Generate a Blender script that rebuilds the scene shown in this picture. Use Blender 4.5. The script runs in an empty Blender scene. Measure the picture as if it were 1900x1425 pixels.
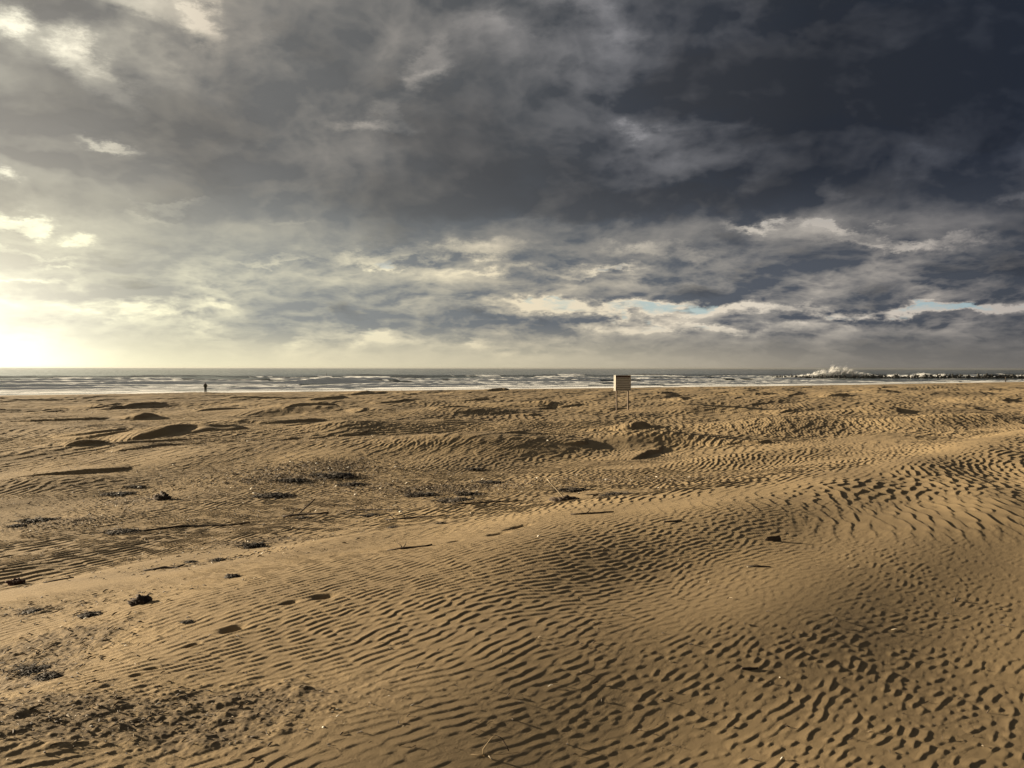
import bpy, bmesh, math, random, os
import numpy as np
from mathutils import Vector, Matrix, Euler

rng = np.random.default_rng(7)
random.seed(7)
scene = bpy.context.scene
C = scene.collection
QUICK = 1.0

# ------------------------------------------------------------ camera, light
EYE = 4.7                                  # eye height above the sea
FPX = 1491.0                               # focal length in photo pixels (1900 wide)
cam_d = bpy.data.cameras.new('camera')
cam = bpy.data.objects.new('camera', cam_d); C.objects.link(cam)
cam_d.sensor_width = 36.0
cam_d.lens = 36.0*FPX/1900.0
cam_d.clip_start = 0.05; cam_d.clip_end = 60000.0
cam.location = (0, 0, EYE)
PITCH = math.atan(29.5/FPX)
cam.rotation_mode = 'QUATERNION'
cam.rotation_quaternion = (Euler((math.pi/2 - PITCH, 0, 0)).to_matrix() @ Matrix.Rotation(math.radians(0.115), 3, 'Z')).to_quaternion()
scene.camera = cam

EXPO = 1.75
scene.view_settings.view_transform = 'Standard'
scene.view_settings.look = 'None'
scene.view_settings.gamma = 1.0
scene.view_settings.exposure = EXPO
scene.view_settings.use_curve_mapping = False
scene.cycles.use_denoising = True
scene.cycles.max_bounces = 5
scene.cycles.diffuse_bounces = 2
scene.cycles.glossy_bounces = 2
scene.cycles.transmission_bounces = 2
scene.cycles.volume_bounces = 0
scene.cycles.sample_clamp_indirect = 4.0
scene.cycles.caustics_reflective = False
scene.cycles.caustics_refractive = False

SUN_AZ, SUN_EL = -74.0, 12.0               # degrees, left of the view axis / above the horizon
sd = Vector((math.sin(math.radians(SUN_AZ))*math.cos(math.radians(SUN_EL)),
             math.cos(math.radians(SUN_AZ))*math.cos(math.radians(SUN_EL)),
             math.sin(math.radians(SUN_EL))))
sun_d = bpy.data.lights.new('sun', 'SUN')
sun_d.energy = 5.0; sun_d.angle = math.radians(0.8); sun_d.color = (1.0, 0.83, 0.59)
sun = bpy.data.objects.new('sun', sun_d); C.objects.link(sun)
sun.location = (-60, 60, 40)
sun.rotation_mode = 'QUATERNION'
sun.rotation_quaternion = sd.to_track_quat('Z', 'Y')

# ------------------------------------------------------------ node helpers
class NT:
    """small helper that chains shader nodes"""
    def __init__(self, tree): self.t = tree; self.n = tree.nodes; self.l = tree.links
    def put(self, inp, v):
        if v is None: return
        if hasattr(v, 'is_output'): self.l.new(v, inp)
        else: inp.default_value = v
    def math(self, op, a, b=None, c=None, clamp=False):
        n = self.n.new('ShaderNodeMath'); n.operation = op; n.use_clamp = clamp
        self.put(n.inputs[0], a); self.put(n.inputs[1], b)
        if c is not None: self.put(n.inputs[2], c)
        return n.outputs[0]
    def vmath(self, op, a, b=None, out=0):
        n = self.n.new('ShaderNodeVectorMath'); n.operation = op
        self.put(n.inputs[0], a)
        if op == 'SCALE': self.put(n.inputs[3], b)
        elif b is not None: self.put(n.inputs[1], b)
        return n.outputs[out]
    def comb(self, x, y, z=0.0):
        n = self.n.new('ShaderNodeCombineXYZ')
        for i, v in enumerate((x, y, z)): self.put(n.inputs[i], v)
        return n.outputs[0]
    def sep(self, v):
        n = self.n.new('ShaderNodeSeparateXYZ'); self.put(n.inputs[0], v); return n.outputs
    def noise(self, vec, scale, detail=4.0, rough=0.5, dist=0.0, col=False, lac=2.0):
        n = self.n.new('ShaderNodeTexNoise'); self.put(n.inputs['Vector'], vec)
        n.inputs['Scale'].default_value = scale; n.inputs['Detail'].default_value = detail
        n.inputs['Roughness'].default_value = rough; n.inputs['Distortion'].default_value = dist
        n.inputs['Lacunarity'].default_value = lac
        return n.outputs['Color' if col else 'Fac']
    def mapr(self, v, a, b, c=0.0, d=1.0, smooth=True):
        n = self.n.new('ShaderNodeMapRange'); n.interpolation_type = 'SMOOTHSTEP' if smooth else 'LINEAR'
        self.put(n.inputs[0], v)
        for i, x in enumerate((a, b, c, d)): self.put(n.inputs[1+i], x)
        return n.outputs[0]
    def ramp(self, fac, stops, interp='LINEAR'):
        n = self.n.new('ShaderNodeValToRGB'); self.put(n.inputs[0], fac)
        cr = n.color_ramp; cr.interpolation = interp
        while len(cr.elements) < len(stops): cr.elements.new(0.5)
        for e, (p, c) in zip(cr.elements, stops):
            e.position = p
        for i, (p, c) in enumerate(stops):
            cr.elements[i].position = p
            cr.elements[i].color = (c, c, c, 1) if isinstance(c, (int, float)) else (*c[:3], 1)
        return n.outputs[0]
    def mix(self, fac, a, b, blend='MIX'):
        n = self.n.new('ShaderNodeMix'); n.data_type = 'RGBA'; n.blend_type = blend
        self.put(n.inputs[0], fac)
        for i, v in ((6, a), (7, b)):
            self.put(n.inputs[i], (*v, 1) if isinstance(v, tuple) and len(v) == 3 else v)
        return n.outputs[2]
    def mixf(self, fac, a, b):
        n = self.n.new('ShaderNodeMix'); n.data_type = 'FLOAT'
        self.put(n.inputs[0], fac); self.put(n.inputs[2], a); self.put(n.inputs[3], b)
        return n.outputs[0]

def s2l(c):
    return tuple(((v/255)/12.92 if v/255 <= 0.04045 else ((v/255+0.055)/1.055)**2.4) for v in c)

# ------------------------------------------------------------ world: clear sky behind a broken deck of storm cloud
world = bpy.data.worlds.new('World'); scene.world = world; world.use_nodes = True
W = NT(world.node_tree); W.n.clear()
wout = W.n.new('ShaderNodeOutputWorld'); bg = W.n.new('ShaderNodeBackground')
W.l.new(bg.outputs[0], wout.inputs[0]); bg.inputs[1].default_value = 0.1
K = 10.0/(2.0**EXPO)
def lin(*c, k=1.0): return tuple(x*K*k for x in s2l(c))

tc = W.n.new('ShaderNodeTexCoord'); D = W.vmath('NORMALIZE', tc.outputs['Generated'])
dx, dy, dz = W.sep(D)
sky = W.n.new('ShaderNodeTexSky'); sky.sky_type = 'NISHITA'; sky.sun_disc = False
sky.sun_elevation = math.radians(SUN_EL); sky.sun_rotation = math.radians(SUN_AZ)
sky.air_density = 1.0; sky.dust_density = 1.6; sky.ozone_density = 1.5

DEG = 180/math.pi
az = W.math('MULTIPLY', W.math('ARCTAN2', dx, dy), DEG)        # degrees right of the view axis
el = W.math('MULTIPLY', W.math('ARCSINE', dz), DEG)            # degrees above the horizon
def px_dir(px, py):
    """azimuth, elevation in degrees of a place in the sky, from where the photograph shows it"""
    X, Z = (px-950)/FPX, (683-py)/FPX
    return math.degrees(math.atan(X)), math.degrees(math.atan(Z/math.sqrt(1+X*X)))

# wobble of the placed masses
wz = W.noise(W.comb(W.math('MULTIPLY', az, 0.14), W.math('MULTIPLY', el, 0.30), 3.0), 1.0, 7, 0.68, col=True)
uv = W.vmath('ADD', W.comb(az, el, 0.0),
             W.vmath('MULTIPLY', W.vmath('SUBTRACT', wz, (0.5, 0.5, 0.5)), (10.0, 5.0, 0.0)))

def blobs(items, base, src=None):
    """adds soft ellipses (px, py, rx, ry, turn, amount), sizes in photo pixels, as directions of the sky"""
    acc = base
    for (px, py, rx, ry, rot, amt) in items:
        a, e = px_dir(px, py)
        a2, _ = px_dir(px+20, py); _, e2 = px_dir(px, py-20)
        sx, sy = rx*abs(a2-a)/20, ry*abs(e2-e)/20
        m = W.n.new('ShaderNodeMapping'); m.vector_type = 'TEXTURE'
        W.l.new(src or uv, m.inputs[0])
        m.inputs['Location'].default_value = (a, e, 0)
        m.inputs['Rotation'].default_value = (0, 0, math.radians(rot))
        m.inputs['Scale'].default_value = (sx, sy, 1)
        g = W.n.new('ShaderNodeTexGradient'); g.gradient_type = 'SPHERICAL'; W.l.new(m.outputs[0], g.inputs[0])
        f = W.mapr(g.outputs['Fac'], 0.0, 0.82)
        acc = W.math('MULTIPLY_ADD', f, amt, acc)
    return acc
# placed cloud masses (+) and gaps (-)
items = [
 # heavy masses (positive) ------------------------------------------
 (1600, 170, 620, 190, -4, 0.75), (1250, 130, 330, 120, -20, 0.15), (1780, 60, 420, 130, 0, 0.30),
 (1200, 375, 620, 50, 1, 0.55), (1650, 330, 330, 60, -10, 0.20), (700, 180, 300, 110, -30, 0.25),
 (330, 200, 330, 100, 8, 0.28), (120, 25, 230, 35, 0, 0.30), (950, 20, 260, 45, -5, 0.35),
 (1370, 445, 75, 30, -10, 0.45), (1260, 545, 200, 26, -8, 0.32), (1010, 490, 150, 20, -3, 0.20),
 (1640, 490, 330, 50, -6, 0.35), (1700, 590, 380, 18, -3, 0.25), (650, 590, 200, 34, -4, 0.22),
 (900, 585, 45, 18, -25, 0.30), (1055, 620, 100, 20, -22, 0.28), (400, 470, 420, 30, 0, 0.12), (860, 340, 420, 60, 6, 0.22),
 (250, 545, 260, 22, 0, 0.14), (680, 440, 260, 30, 4, 0.22), (1870, 450, 120, 110, 0, 0.35), (500, 240, 420, 60, 3, 0.18),
 # thin places (negative) --------------------------------------------
 (20, 60, 100, 44, 0, -0.65), (110, 95, 140, 60, -10, -0.42), (180, 140, 110, 46, -30, -0.5), (300, 25, 140, 46, -5, -0.4), (385, 65, 80, 60, -45, -0.5), (470, 90, 150, 60, -20, -0.3), (250, 110, 160, 60, 0, -0.25),
 (15, 320, 60, 26, 0, -0.8), (195, 263, 100, 16, -5, -0.85), (700, 232, 110, 22, 0, -0.6),
 (790, 125, 60, 70, 55, -0.5), (960, 70, 240, 80, -15, -0.36), (1110, 30, 140, 70, -20, -0.55), (1160, 110, 220, 90, 20, -0.42), (760, 180, 130, 30, 35, -0.4),
 (1270, 240, 170, 44, 0, -0.55), (1170, 235, 60, 24, -10, -0.28), (1300, 300, 190, 60, 0, -0.42), (1500, 350, 50, 34, 0, -0.45),
 (1800, 305, 220, 60, 0, -0.5), (1880, 355, 100, 18, 0, -0.60), (1890, 60, 50, 30, 0, -0.55),
 (1395, 420, 80, 15, -8, -0.65), (1490, 438, 130, 22, -4, -0.22), (1700, 445, 230, 14, -6, -0.42), (1590, 428, 130, 10, -4, -0.40),
 (20, 410, 90, 22, 0, -0.70), (140, 440, 60, 20, 0, -0.55), (60, 470, 150, 8, 0, -0.50), (100, 490, 70, 8, 0, -0.55), (340, 385, 70, 10, 0, -0.35), (290, 403, 60, 8, 0, -0.30),
 (50, 517, 150, 10, 0, -0.55), (510, 487, 120, 9, 0, -0.40), (700, 478, 190, 20, 2, -0.62), (880, 470, 120, 22, 0, -0.48), (1230, 470, 160, 16, -4, -0.42), (1130, 500, 120, 12, -4, -0.42),
 (1010, 505, 260, 10, 0, -0.30), (540, 415, 90, 7, 0, -0.2),
 (1080, 575, 300, 26, -2, -0.95), (1700, 572, 380, 20, 0, -0.85), (1300, 568, 260, 14, -3, -0.5), (1150, 608, 300, 16, 0, -0.32),
 (280, 575, 330, 18, 0, -0.28), (520, 628, 420, 16, 0, -0.24), (1380, 610, 240, 14, 0, -0.35), (900, 640, 500, 14, 0, -0.2),
]
masses = W.math('MULTIPLY', blobs(items, 0.0), 1.05)

# cloud field in degrees of sky: big soft masses overhead, smaller flatter ones towards the horizon
blend_lo = W.mapr(el, 11.5, 5.0)
def voro(vec, scale, smooth=0.25, detail=3.0):
    n = W.n.new('ShaderNodeTexVoronoi'); n.feature = 'SMOOTH_F1'; n.voronoi_dimensions = '2D'
    W.put(n.inputs['Vector'], vec); n.inputs['Scale'].default_value = scale
    n.inputs['Smoothness'].default_value = smooth
    n.inputs['Detail'].default_value = detail; n.inputs['Roughness'].default_value = 0.55; n.inputs['Lacunarity'].default_value = 2.3; n.normalize = True
    return n.outputs['Distance']
def field(ax, ey, seed):
    v = W.comb(W.math('MULTIPLY', az, 1/ax), W.math('MULTIPLY', el, 1/ey), seed)
    w = W.noise(v, 0.9, 3, 0.5, col=True)
    return W.vmath('ADD', v, W.vmath('SCALE', W.vmath('SUBTRACT', w, (0.5, 0.5, 0.5)), 0.45))
def deck(vec):
    a = W.noise(vec, 1.0, 6, 0.54)
    w2 = W.vmath('ADD', vec, W.vmath('SCALE', W.noise(vec, 4.0, 4, 0.6, col=True), 0.20))
    b = W.math('SUBTRACT', 0.46, voro(w2, 1.5))
    return W.math('MULTIPLY_ADD', b, 0.8, a)
FH = field(15.0, 9.5, 3.0); FL = field(7.5, 2.6, 5.0)
def both(off, offl):
    return W.mixf(blend_lo, deck(W.vmath('ADD', FH, off)), deck(W.vmath('ADD', FL, offl)))
n0 = both((0, 0, 0), (0, 0, 0))
n1 = both((-0.06, 0.10, 0), (-0.05, 0.13, 0))
relief = W.math('SUBTRACT', n0, n1)                            # >0 where the cloud faces the sun
nfine = W.mixf(blend_lo, W.noise(FH, 4.0, 6, 0.55), W.noise(FL, 3.5, 6, 0.55))

# thickness of the deck: by height first, then the masses and the gaps
vn = W.math('DIVIDE', W.sep(uv)[1], 30.0, clamp=True)
# el of photo rows: 683->0  640->1.65  600->3.2  550->5.1  500->7  430->9.6  400->10.7  300->14.4  200->18  100->21.4  0->24.6
base = W.ramp(vn, [(0.0, 0.42), (0.06, 0.44), (0.11, 0.46), (0.17, 0.48), (0.24, 0.52), (0.31, 0.60), (0.345, 0.98), (0.5, 0.88), (0.8, 0.84), (1.0, 0.84)])
T = W.math('MULTIPLY_ADD', W.math('SUBTRACT', n0, 0.5), W.mixf(blend_lo, 2.0, 2.5), base)
T = W.math('MULTIPLY_ADD', W.math('SUBTRACT', nfine, 0.5), 0.34, T)
T = W.math('ADD', T, masses)
cover = W.mapr(T, -0.48, 0.12)                                   # 0 = clear sky, 1 = cloud
thick = W.mapr(T, 0.12, W.mixf(blend_lo, 1.15, 0.95), smooth=False)                    # 0 = thin edge, 1 = deep cloud
lightf = W.math('EXPONENT', W.math('MULTIPLY', W.math('MAXIMUM', W.math('SUBTRACT', T, 0.12), 0.0), W.mixf(blend_lo, -2.5, -2.6)))

# how warm and bright it is, by the angle round from the sun
un = W.mapr(az, -34.0, 34.0, smooth=False)                      # 0 photo's left edge ... 1 right edge
un = W.math('MAXIMUM', un, 0.0)
hi_dark = W.ramp(un, [(0.0, lin(128,125,120)), (0.25, lin(111,111,110)), (0.5, lin(78,81,85)), (0.62, lin(61,65,72)), (0.8, lin(41,46,55)), (1.0, lin(39,45,57))])
lo_dark = W.ramp(un, [(0.0, lin(196,190,168)), (0.25, lin(152,154,150)), (0.5, lin(110,115,120)), (0.75, lin(84,89,98)), (1.0, lin(66,71,80))])
hi_lit = W.ramp(un, [(0.0, lin(255,250,225,k=1.15)), (0.2, lin(222,210,190)), (0.45, lin(178,172,166)), (0.6, lin(168,166,168)), (0.8, lin(132,132,136)), (1.0, lin(112,118,132))])
lo_lit = W.ramp(un, [(0.0, lin(255,252,215,k=1.1)), (0.25, lin(248,240,206)), (0.5, lin(236,222,192)), (0.75, lin(222,211,194)), (1.0, lin(178,170,164))])
hl = W.mapr(el, 6.0, 14.0)
dark = W.mix(hl, lo_dark, hi_dark); lit = W.mix(hl, lo_lit, hi_lit)
lf = W.math('MULTIPLY_ADD', W.math('MULTIPLY', relief, W.math('MULTIPLY_ADD', lightf, 1.3, 0.35)), W.mixf(blend_lo, 2.6, 3.4), lightf)
lf = W.math('MULTIPLY_ADD', W.math('SUBTRACT', nfine, 0.5), 0.16, lf, clamp=False)
lf = W.math('MINIMUM', W.math('MAXIMUM', lf, 0.0), 1.25)
cloud = W.mix(lf, dark, lit)
# deepest cores go darker still
core = W.mapr(T, 1.05, 1.75)
cloud = W.mix(W.math('MULTIPLY', core, 0.38), cloud, W.mix(un, lin(88,86,84), lin(28,33,42)))
# clear air: the sky itself, whitened by haze
clear_h = W.ramp(un, [(0.0, lin(255,252,218,k=1.25)), (0.22, lin(250,244,210)), (0.45, lin(214,212,188)), (0.6, lin(184,196,190)), (0.8, lin(166,186,190)), (1.0, lin(150,170,178))])
clear_z = W.ramp(un, [(0.0, lin(250,248,236)), (0.4, lin(196,208,214)), (0.7, lin(162,174,188)), (1.0, lin(92,108,138))])
clear = W.mix(W.mapr(el, 4.0, 9.0), clear_h, clear_z)
clear = W.mix(0.05, clear, sky.outputs[0])
col = W.mix(cover, clear, cloud)
# haze bank on the horizon
hz = W.ramp(un, [(0.0, lin(255,252,214,k=1.3)), (0.12, lin(250,243,205)), (0.3, lin(232,222,188)), (0.5, lin(208,198,170)), (0.7, lin(174,165,147)), (0.85, lin(130,125,117)), (1.0, lin(112,109,106))])
hf = W.math('MULTIPLY', W.mapr(el, 3.3, -0.1), 0.92)
col = W.mix(hf, col, hz)
# glow of the hidden sun low on the left
gm = W.n.new('ShaderNodeMapping'); gm.vector_type = 'TEXTURE'; W.l.new(W.comb(az, el, 0.0), gm.inputs[0])
gm.inputs['Location'].default_value = (-37.0, 1.8, 0); gm.inputs['Scale'].default_value = (17.0, 9.0, 1)
g = W.math('POWER', W.mapr(W.vmath('LENGTH', gm.outputs[0], out=1), 1.0, 0.0), 1.5)
col = W.mix(1.0, col, W.mix(g, (0, 0, 0), lin(255,250,230,k=0.60)), 'ADD')
gm2 = W.n.new('ShaderNodeMapping'); gm2.vector_type = 'TEXTURE'; W.l.new(W.comb(az, el, 0.0), gm2.inputs[0])
gm2.inputs['Location'].default_value = (-40.0, 8, 0); gm2.inputs['Scale'].default_value = (26.0, 24.0, 1)
g2 = W.mapr(W.vmath('LENGTH', gm2.outputs[0], out=1), 1.0, 0.0)
col = W.mix(1.0, col, W.mix(g2, (0, 0, 0), lin(205,197,178,k=0.26)), 'ADD')
W.l.new(col, bg.inputs[0])
world.cycles.sampling_method = 'MANUAL'; world.cycles.sample_map_resolution = 512

# ------------------------------------------------------------ object helpers
def tag(o, label=None, cat=None, group=None, kind=None):
    if label: o['label'] = label
    if cat: o['category'] = cat
    if group: o['group'] = group
    if kind: o['kind'] = kind
    return o
def empty(name, loc=(0, 0, 0), rz=0.0):
    o = bpy.data.objects.new(name, None); C.objects.link(o)
    o.location = loc; o.rotation_euler = (0, 0, rz); o.empty_display_size = 0.2
    return o
def mesh_obj(name, me, mat, parent=None):
    o = bpy.data.objects.new(name, me); C.objects.link(o)
    if mat: me.materials.append(mat)
    if parent: o.parent = parent
    return o
def np_mesh(name, co, quads=None, tris=None, smooth=True):
    me = bpy.data.meshes.new(name)
    nq = 0 if quads is None else len(quads); nt = 0 if tris is None else len(tris)
    me.vertices.add(len(co)); me.vertices.foreach_set('co', np.ascontiguousarray(co, np.float32).ravel())
    idx = []; start = []
    if nq: idx.append(np.asarray(quads, np.int32).ravel()); start.append(np.arange(nq, dtype=np.int32)*4)
    if nt: idx.append(np.asarray(tris, np.int32).ravel()); start.append(nq*4+np.arange(nt, dtype=np.int32)*3)
    idx = np.concatenate(idx); start = np.concatenate(start)
    me.loops.add(len(idx)); me.loops.foreach_set('vertex_index', idx)
    me.polygons.add(nq+nt); me.polygons.foreach_set('loop_start', start)
    me.update(calc_edges=True)
    me.polygons.foreach_set('use_smooth', np.full(nq+nt, smooth, dtype=bool))
    return me
def grid_quads(nr, nc):
    i = np.arange(nr-1, dtype=np.int32)[:, None]*nc + np.arange(nc-1, dtype=np.int32)[None, :]
    return np.stack([i, i+1, i+nc+1, i+nc], -1).reshape(-1, 4)
def attr(me, name, vals):
    a = me.attributes.new(name, 'FLOAT', 'POINT'); a.data.foreach_set('value', np.ascontiguousarray(vals, np.float32).ravel())
def sstep(x, a, b):
    t = np.clip((x-a)/(b-a), 0, 1); return t*t*(3-2*t)

def waves(seed, n, lmin, lmax, ang=None, spread=math.pi):
    """a smooth random field as a sum of sine waves"""
    r = np.random.default_rng(seed)
    lam = np.exp(r.uniform(math.log(lmin), math.log(lmax), n))
    th = r.uniform(0, 2*math.pi, n) if ang is None else ang + r.normal(0, spread, n)
    ph = r.uniform(0, 2*math.pi, n)
    a = (lam/lmax)**0.7; a /= math.sqrt((a*a).sum()/2)
    k = 2*math.pi/lam
    def f(x, y):
        o = np.zeros_like(x)
        for i in range(n): o += a[i]*np.sin(k[i]*(math.cos(th[i])*x + math.sin(th[i])*y) + ph[i])
        return o
    return f

# ------------------------------------------------------------ shape of the beach
SHN = np.array([-0.475, 0.880])                     # unit vector pointing out to sea
def offshore(x, y): return (y - 180 - 0.54*x)/1.1365 - 0.13*np.maximum(x-80, 0)
und1 = waves(11, 16, 5.0, 15.0, ang=math.radians(-42), spread=0.45)
und2 = waves(12, 16, 1.6, 4.5, ang=math.radians(-38), spread=0.6)
und3 = waves(13, 10, 18, 45)
wob = waves(14, 8, 3.0, 9.0)
def at_px(px, py, z):
    """ground point that the photograph shows at (px, py), if the sand there is z above the sea"""
    yh = 681.5 + 3.8*px/1900
    Y = (EYE-z)*FPX/(py-yh)
    return (px-950)/FPX*Y, Y
# mounds with a slip face on their lee: (px, py) of the foot of the lee side, half width across (m), run of the windward side (m), height
MOUNDS = []
for (px, py, z, wd, run, h) in [
    (165, 846, 1.75, 0.95, 4.5, 0.30), (370, 815, 1.7, 2.4, 6.0, 0.50), (300, 778, 1.6, 1.7, 6.0, 0.42), (200, 762, 1.5, 1.6, 6, 0.30),
    (290, 752, 1.4, 2.4, 8, 0.34), (150, 890, 1.85, 1.6, 5.0, 0.20), (560, 790, 1.6, 2.6, 7, 0.30), (600, 770, 1.5, 2.8, 8, 0.34), (630, 747, 1.3, 3.5, 9, 0.42),
    (680, 803, 1.6, 1.2, 4.0, 0.34), (500, 742, 1.3, 4.0, 9, 0.30), (820, 740, 1.2, 3.6, 9, 0.36), (900, 752, 1.3, 3.0, 9, 0.32), (1000, 762, 1.4, 2.6, 8, 0.30), (1075, 758, 1.4, 2.2, 8, 0.26),
    (1222, 806, 1.75, 1.1, 5.0, 0.42), (1290, 748, 1.5, 2.4, 7, 0.38), (1250, 732, 1.2, 3.6, 9, 0.34), (1560, 742, 1.4, 3.2, 9, 0.36), (1480, 768, 1.7, 2.6, 8, 0.32),
    (1700, 770, 1.7, 3.0, 9, 0.36), (1850, 725, 1.2, 4.0, 10, 0.40), (1880, 752, 1.5, 3.0, 10, 0.34), (1400, 728, 1.2, 4.0, 10, 0.32), (1660, 722, 1.1, 4.5, 10, 0.34),
    (60, 745, 1.3, 3.4, 9, 0.34), (120, 782, 1.6, 2.6, 8, 0.26), (420, 770, 1.5, 2.2, 7, 0.22), (1010, 830, 1.75, 3.0, 4.0, 0.34), (1250, 850, 1.8, 2.4, 4.0, 0.25), (760, 757, 1.3, 3.2, 9, 0.3), (1130, 735, 1.2, 3.4, 9, 0.3)]:
    X, Y = at_px(px, py, z)
    MOUNDS.append((X, Y, wd*0.60, run*0.8, h*0.60))
r_ = np.random.default_rng(5)
for k_ in range(110):
    Y = r_.uniform(62, 165) if k_ < 70 else r_.uniform(26, 62); X = r_.uniform(-0.75, 0.75)*Y
    if offshore(X, Y) > -32: continue
    MOUNDS.append((X, Y, r_.uniform(1.2, 3.4), r_.uniform(5, 10), r_.uniform(0.10, 0.24)) if k_ < 70 else (X, Y, r_.uniform(0.5, 1.3), r_.uniform(2, 4), r_.uniform(0.06, 0.13)))
# broad rounded swells: photo place of the top, half lengths (m), turn, height
SWELLS = []
for (px, py, z, rx, ry, a, h) in [(900, 838, 1.9, 3.2, 2.0, 15, 0.30), (1225, 818, 1.95, 2.6, 1.8, 20, 0.36), (1290, 757, 1.9, 4.5, 3.0, 20, 0.42), (1190, 775, 1.8, 4.0, 2.2, 30, 0.20), (640, 806, 1.75, 2.6, 1.8, 10, 0.26),
    (1500, 790, 2.0, 5.0, 2.2, 30, 0.36), (1760, 785, 2.0, 5.0, 2.4, 25, 0.34), (1640, 750, 1.8, 6.0, 3.0, 20, 0.36), (1450, 742, 1.7, 6, 3, 20, 0.34), (1850, 745, 1.7, 7, 3.5, 20, 0.36), (300, 812, 1.75, 3.0, 1.9, 10, 0.24),
    (60, 900, 1.95, 2.4, 1.1, 15, 0.18), (560, 768, 1.6, 5, 2.6, 10, 0.28), (800, 768, 1.6, 5, 2.6, 10, 0.26), (420, 790, 1.7, 3, 1.8, 10, 0.16), (1400, 860, 2.1, 3.2, 1.2, 30, 0.22), (1000, 780, 1.75, 4, 2.0, 15, 0.22),
    (100, 800, 1.7, 3.5, 2.2, 10, 0.22), (1060, 740, 1.4, 7, 3.5, 10, 0.26), (700, 742, 1.3, 7, 3.5, 10, 0.26), (1650, 728, 1.4, 9, 4.0, 15, 0.30)]:
    X, Y = at_px(px, py, z); SWELLS.append((X, Y, rx, ry, a, h))
WD = np.array([math.cos(math.radians(-28)), math.sin(math.radians(-28))])      # the wind blows right and a little towards us

def ridge(x, y):
    """signed distance to the long crest of the near dune: > 0 on its right"""
    nx, ny = math.cos(math.radians(-45)), math.sin(math.radians(-45))
    s = (x+1.25)*nx + (y-5.3)*ny
    t = (x+1.25)*-ny + (y-5.3)*nx
    t = -( (x+1.25)*ny - (y-5.3)*nx )
    bend = 0.55*np.sin(t*0.33+0.4) + 0.03*np.maximum(t-9, 0)**1.25
    return s + bend*0.6, t
def gauss(x, y, cx, cy, sx, sy, ang):
    c, s = math.cos(ang), math.sin(ang)
    u = ((x-cx)*c + (y-cy)*s)/sx; v = (-(x-cx)*s + (y-cy)*c)/sy
    return np.exp(-(u*u+v*v))

def land(x, y):
    """height of the sand without its ripples, and a 0..1 map of the slip faces"""
    d = -offshore(x, y)
    plain = np.where(d > 0, 1.90*(1-np.exp(-(np.maximum(d, 0)/66)**1.25)) + 0.010*np.minimum(np.maximum(d, 0), 12), d*0.030)
    plain = np.maximum(plain, -3.5)
    inl = sstep(d, 6, 40)
    far = sstep(y, 9, 26)
    z = plain + inl*far*0.085*und1(x, y)*sstep(d, 15, 60) + inl*0.10*und3(x, y)*far
    for (cx, cy, rx, ry, a, hh_) in SWELLS:
        k_ = (np.abs(x-cx) < 3*max(rx, ry)) & (np.abs(y-cy) < 3*max(rx, ry))
        if k_.any(): z[k_] += hh_*gauss(x[k_], y[k_], cx, cy, rx, ry, math.radians(a))
    # near dune
    s, t = ridge(x, y)
    top = 3.10 - 0.048*np.maximum(s, -0.5) - 0.018*np.maximum(s-1.5, 0)
    side = np.where(s < 0, 1-(1-np.exp(-((-np.minimum(s, 0))/5.2)**1.5)), 1.0)
    fade = sstep(t, 46, 20)                              # it sinks into the plain farther off
    out = sstep(s, 26, 12)
    z = z + (top-plain)*side*fade*out
    z = z - 0.06*gauss(x, y, 6.0, 12.0, 3.6, 1.6, math.radians(40))          # trough right behind the crest
    z = z + 0.05*gauss(x, y, 5.6, 9.6, 4.5, 1.6, math.radians(28))           # second swell of the top
    z = z - 0.03*gauss(x, y, 4.6, 7.2, 3.0, 1.0, math.radians(20))
    z = z - 0.22*gauss(x, y, -3.6, 4.6, 1.7, 1.1, 0.3)                       # blown-out floor lower left
    z = z + 0.020*und2(x, y)*sstep(y, 26, 10)
    z = z + 0.022*und2(x*0.6, y*0.6)*far*inl
    slip = np.zeros_like(x)
    wx = x + 0.42*wob(x, y) + 0.10*patch3(x*1.3, y*1.3); wy = y + 0.42*wob(y+31, x) + 0.14*patch3(y, x)
    for (cx, cy, wd, run, h) in MOUNDS:
        m = (np.abs(x-cx) < run*1.6+wd) & (np.abs(y-cy) < run*1.6+wd*2.6)
        if not m.any(): continue
        u = (wx[m]-cx)*WD[0] + (wy[m]-cy)*WD[1]; v = (-(wx[m]-cx)*WD[1] + (wy[m]-cy)*WD[0])
        q = np.clip(1-(v/(wd*1.7))**2, 0, 1)
        u = u + 0.30*v*v/wd*0.5
        hh = h*q**0.8
        lee = hh/math.tan(math.radians(31))
        stoss = np.clip(1+u/run, 0, 1); stoss = stoss*stoss*(3-2*stoss)
        prof = np.where(u < -lee, stoss, np.where(u < 0, np.clip(-u/np.maximum(lee, 1e-4), 0, 1)*(1-(lee/run)**1.0*0.5), 0))
        z[m] += hh*prof
        slip[m] = np.maximum(slip[m], ((u > -lee*1.05) & (u < lee*0.3) & (q > 0.05))*1.0)
    return z, slip

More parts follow.
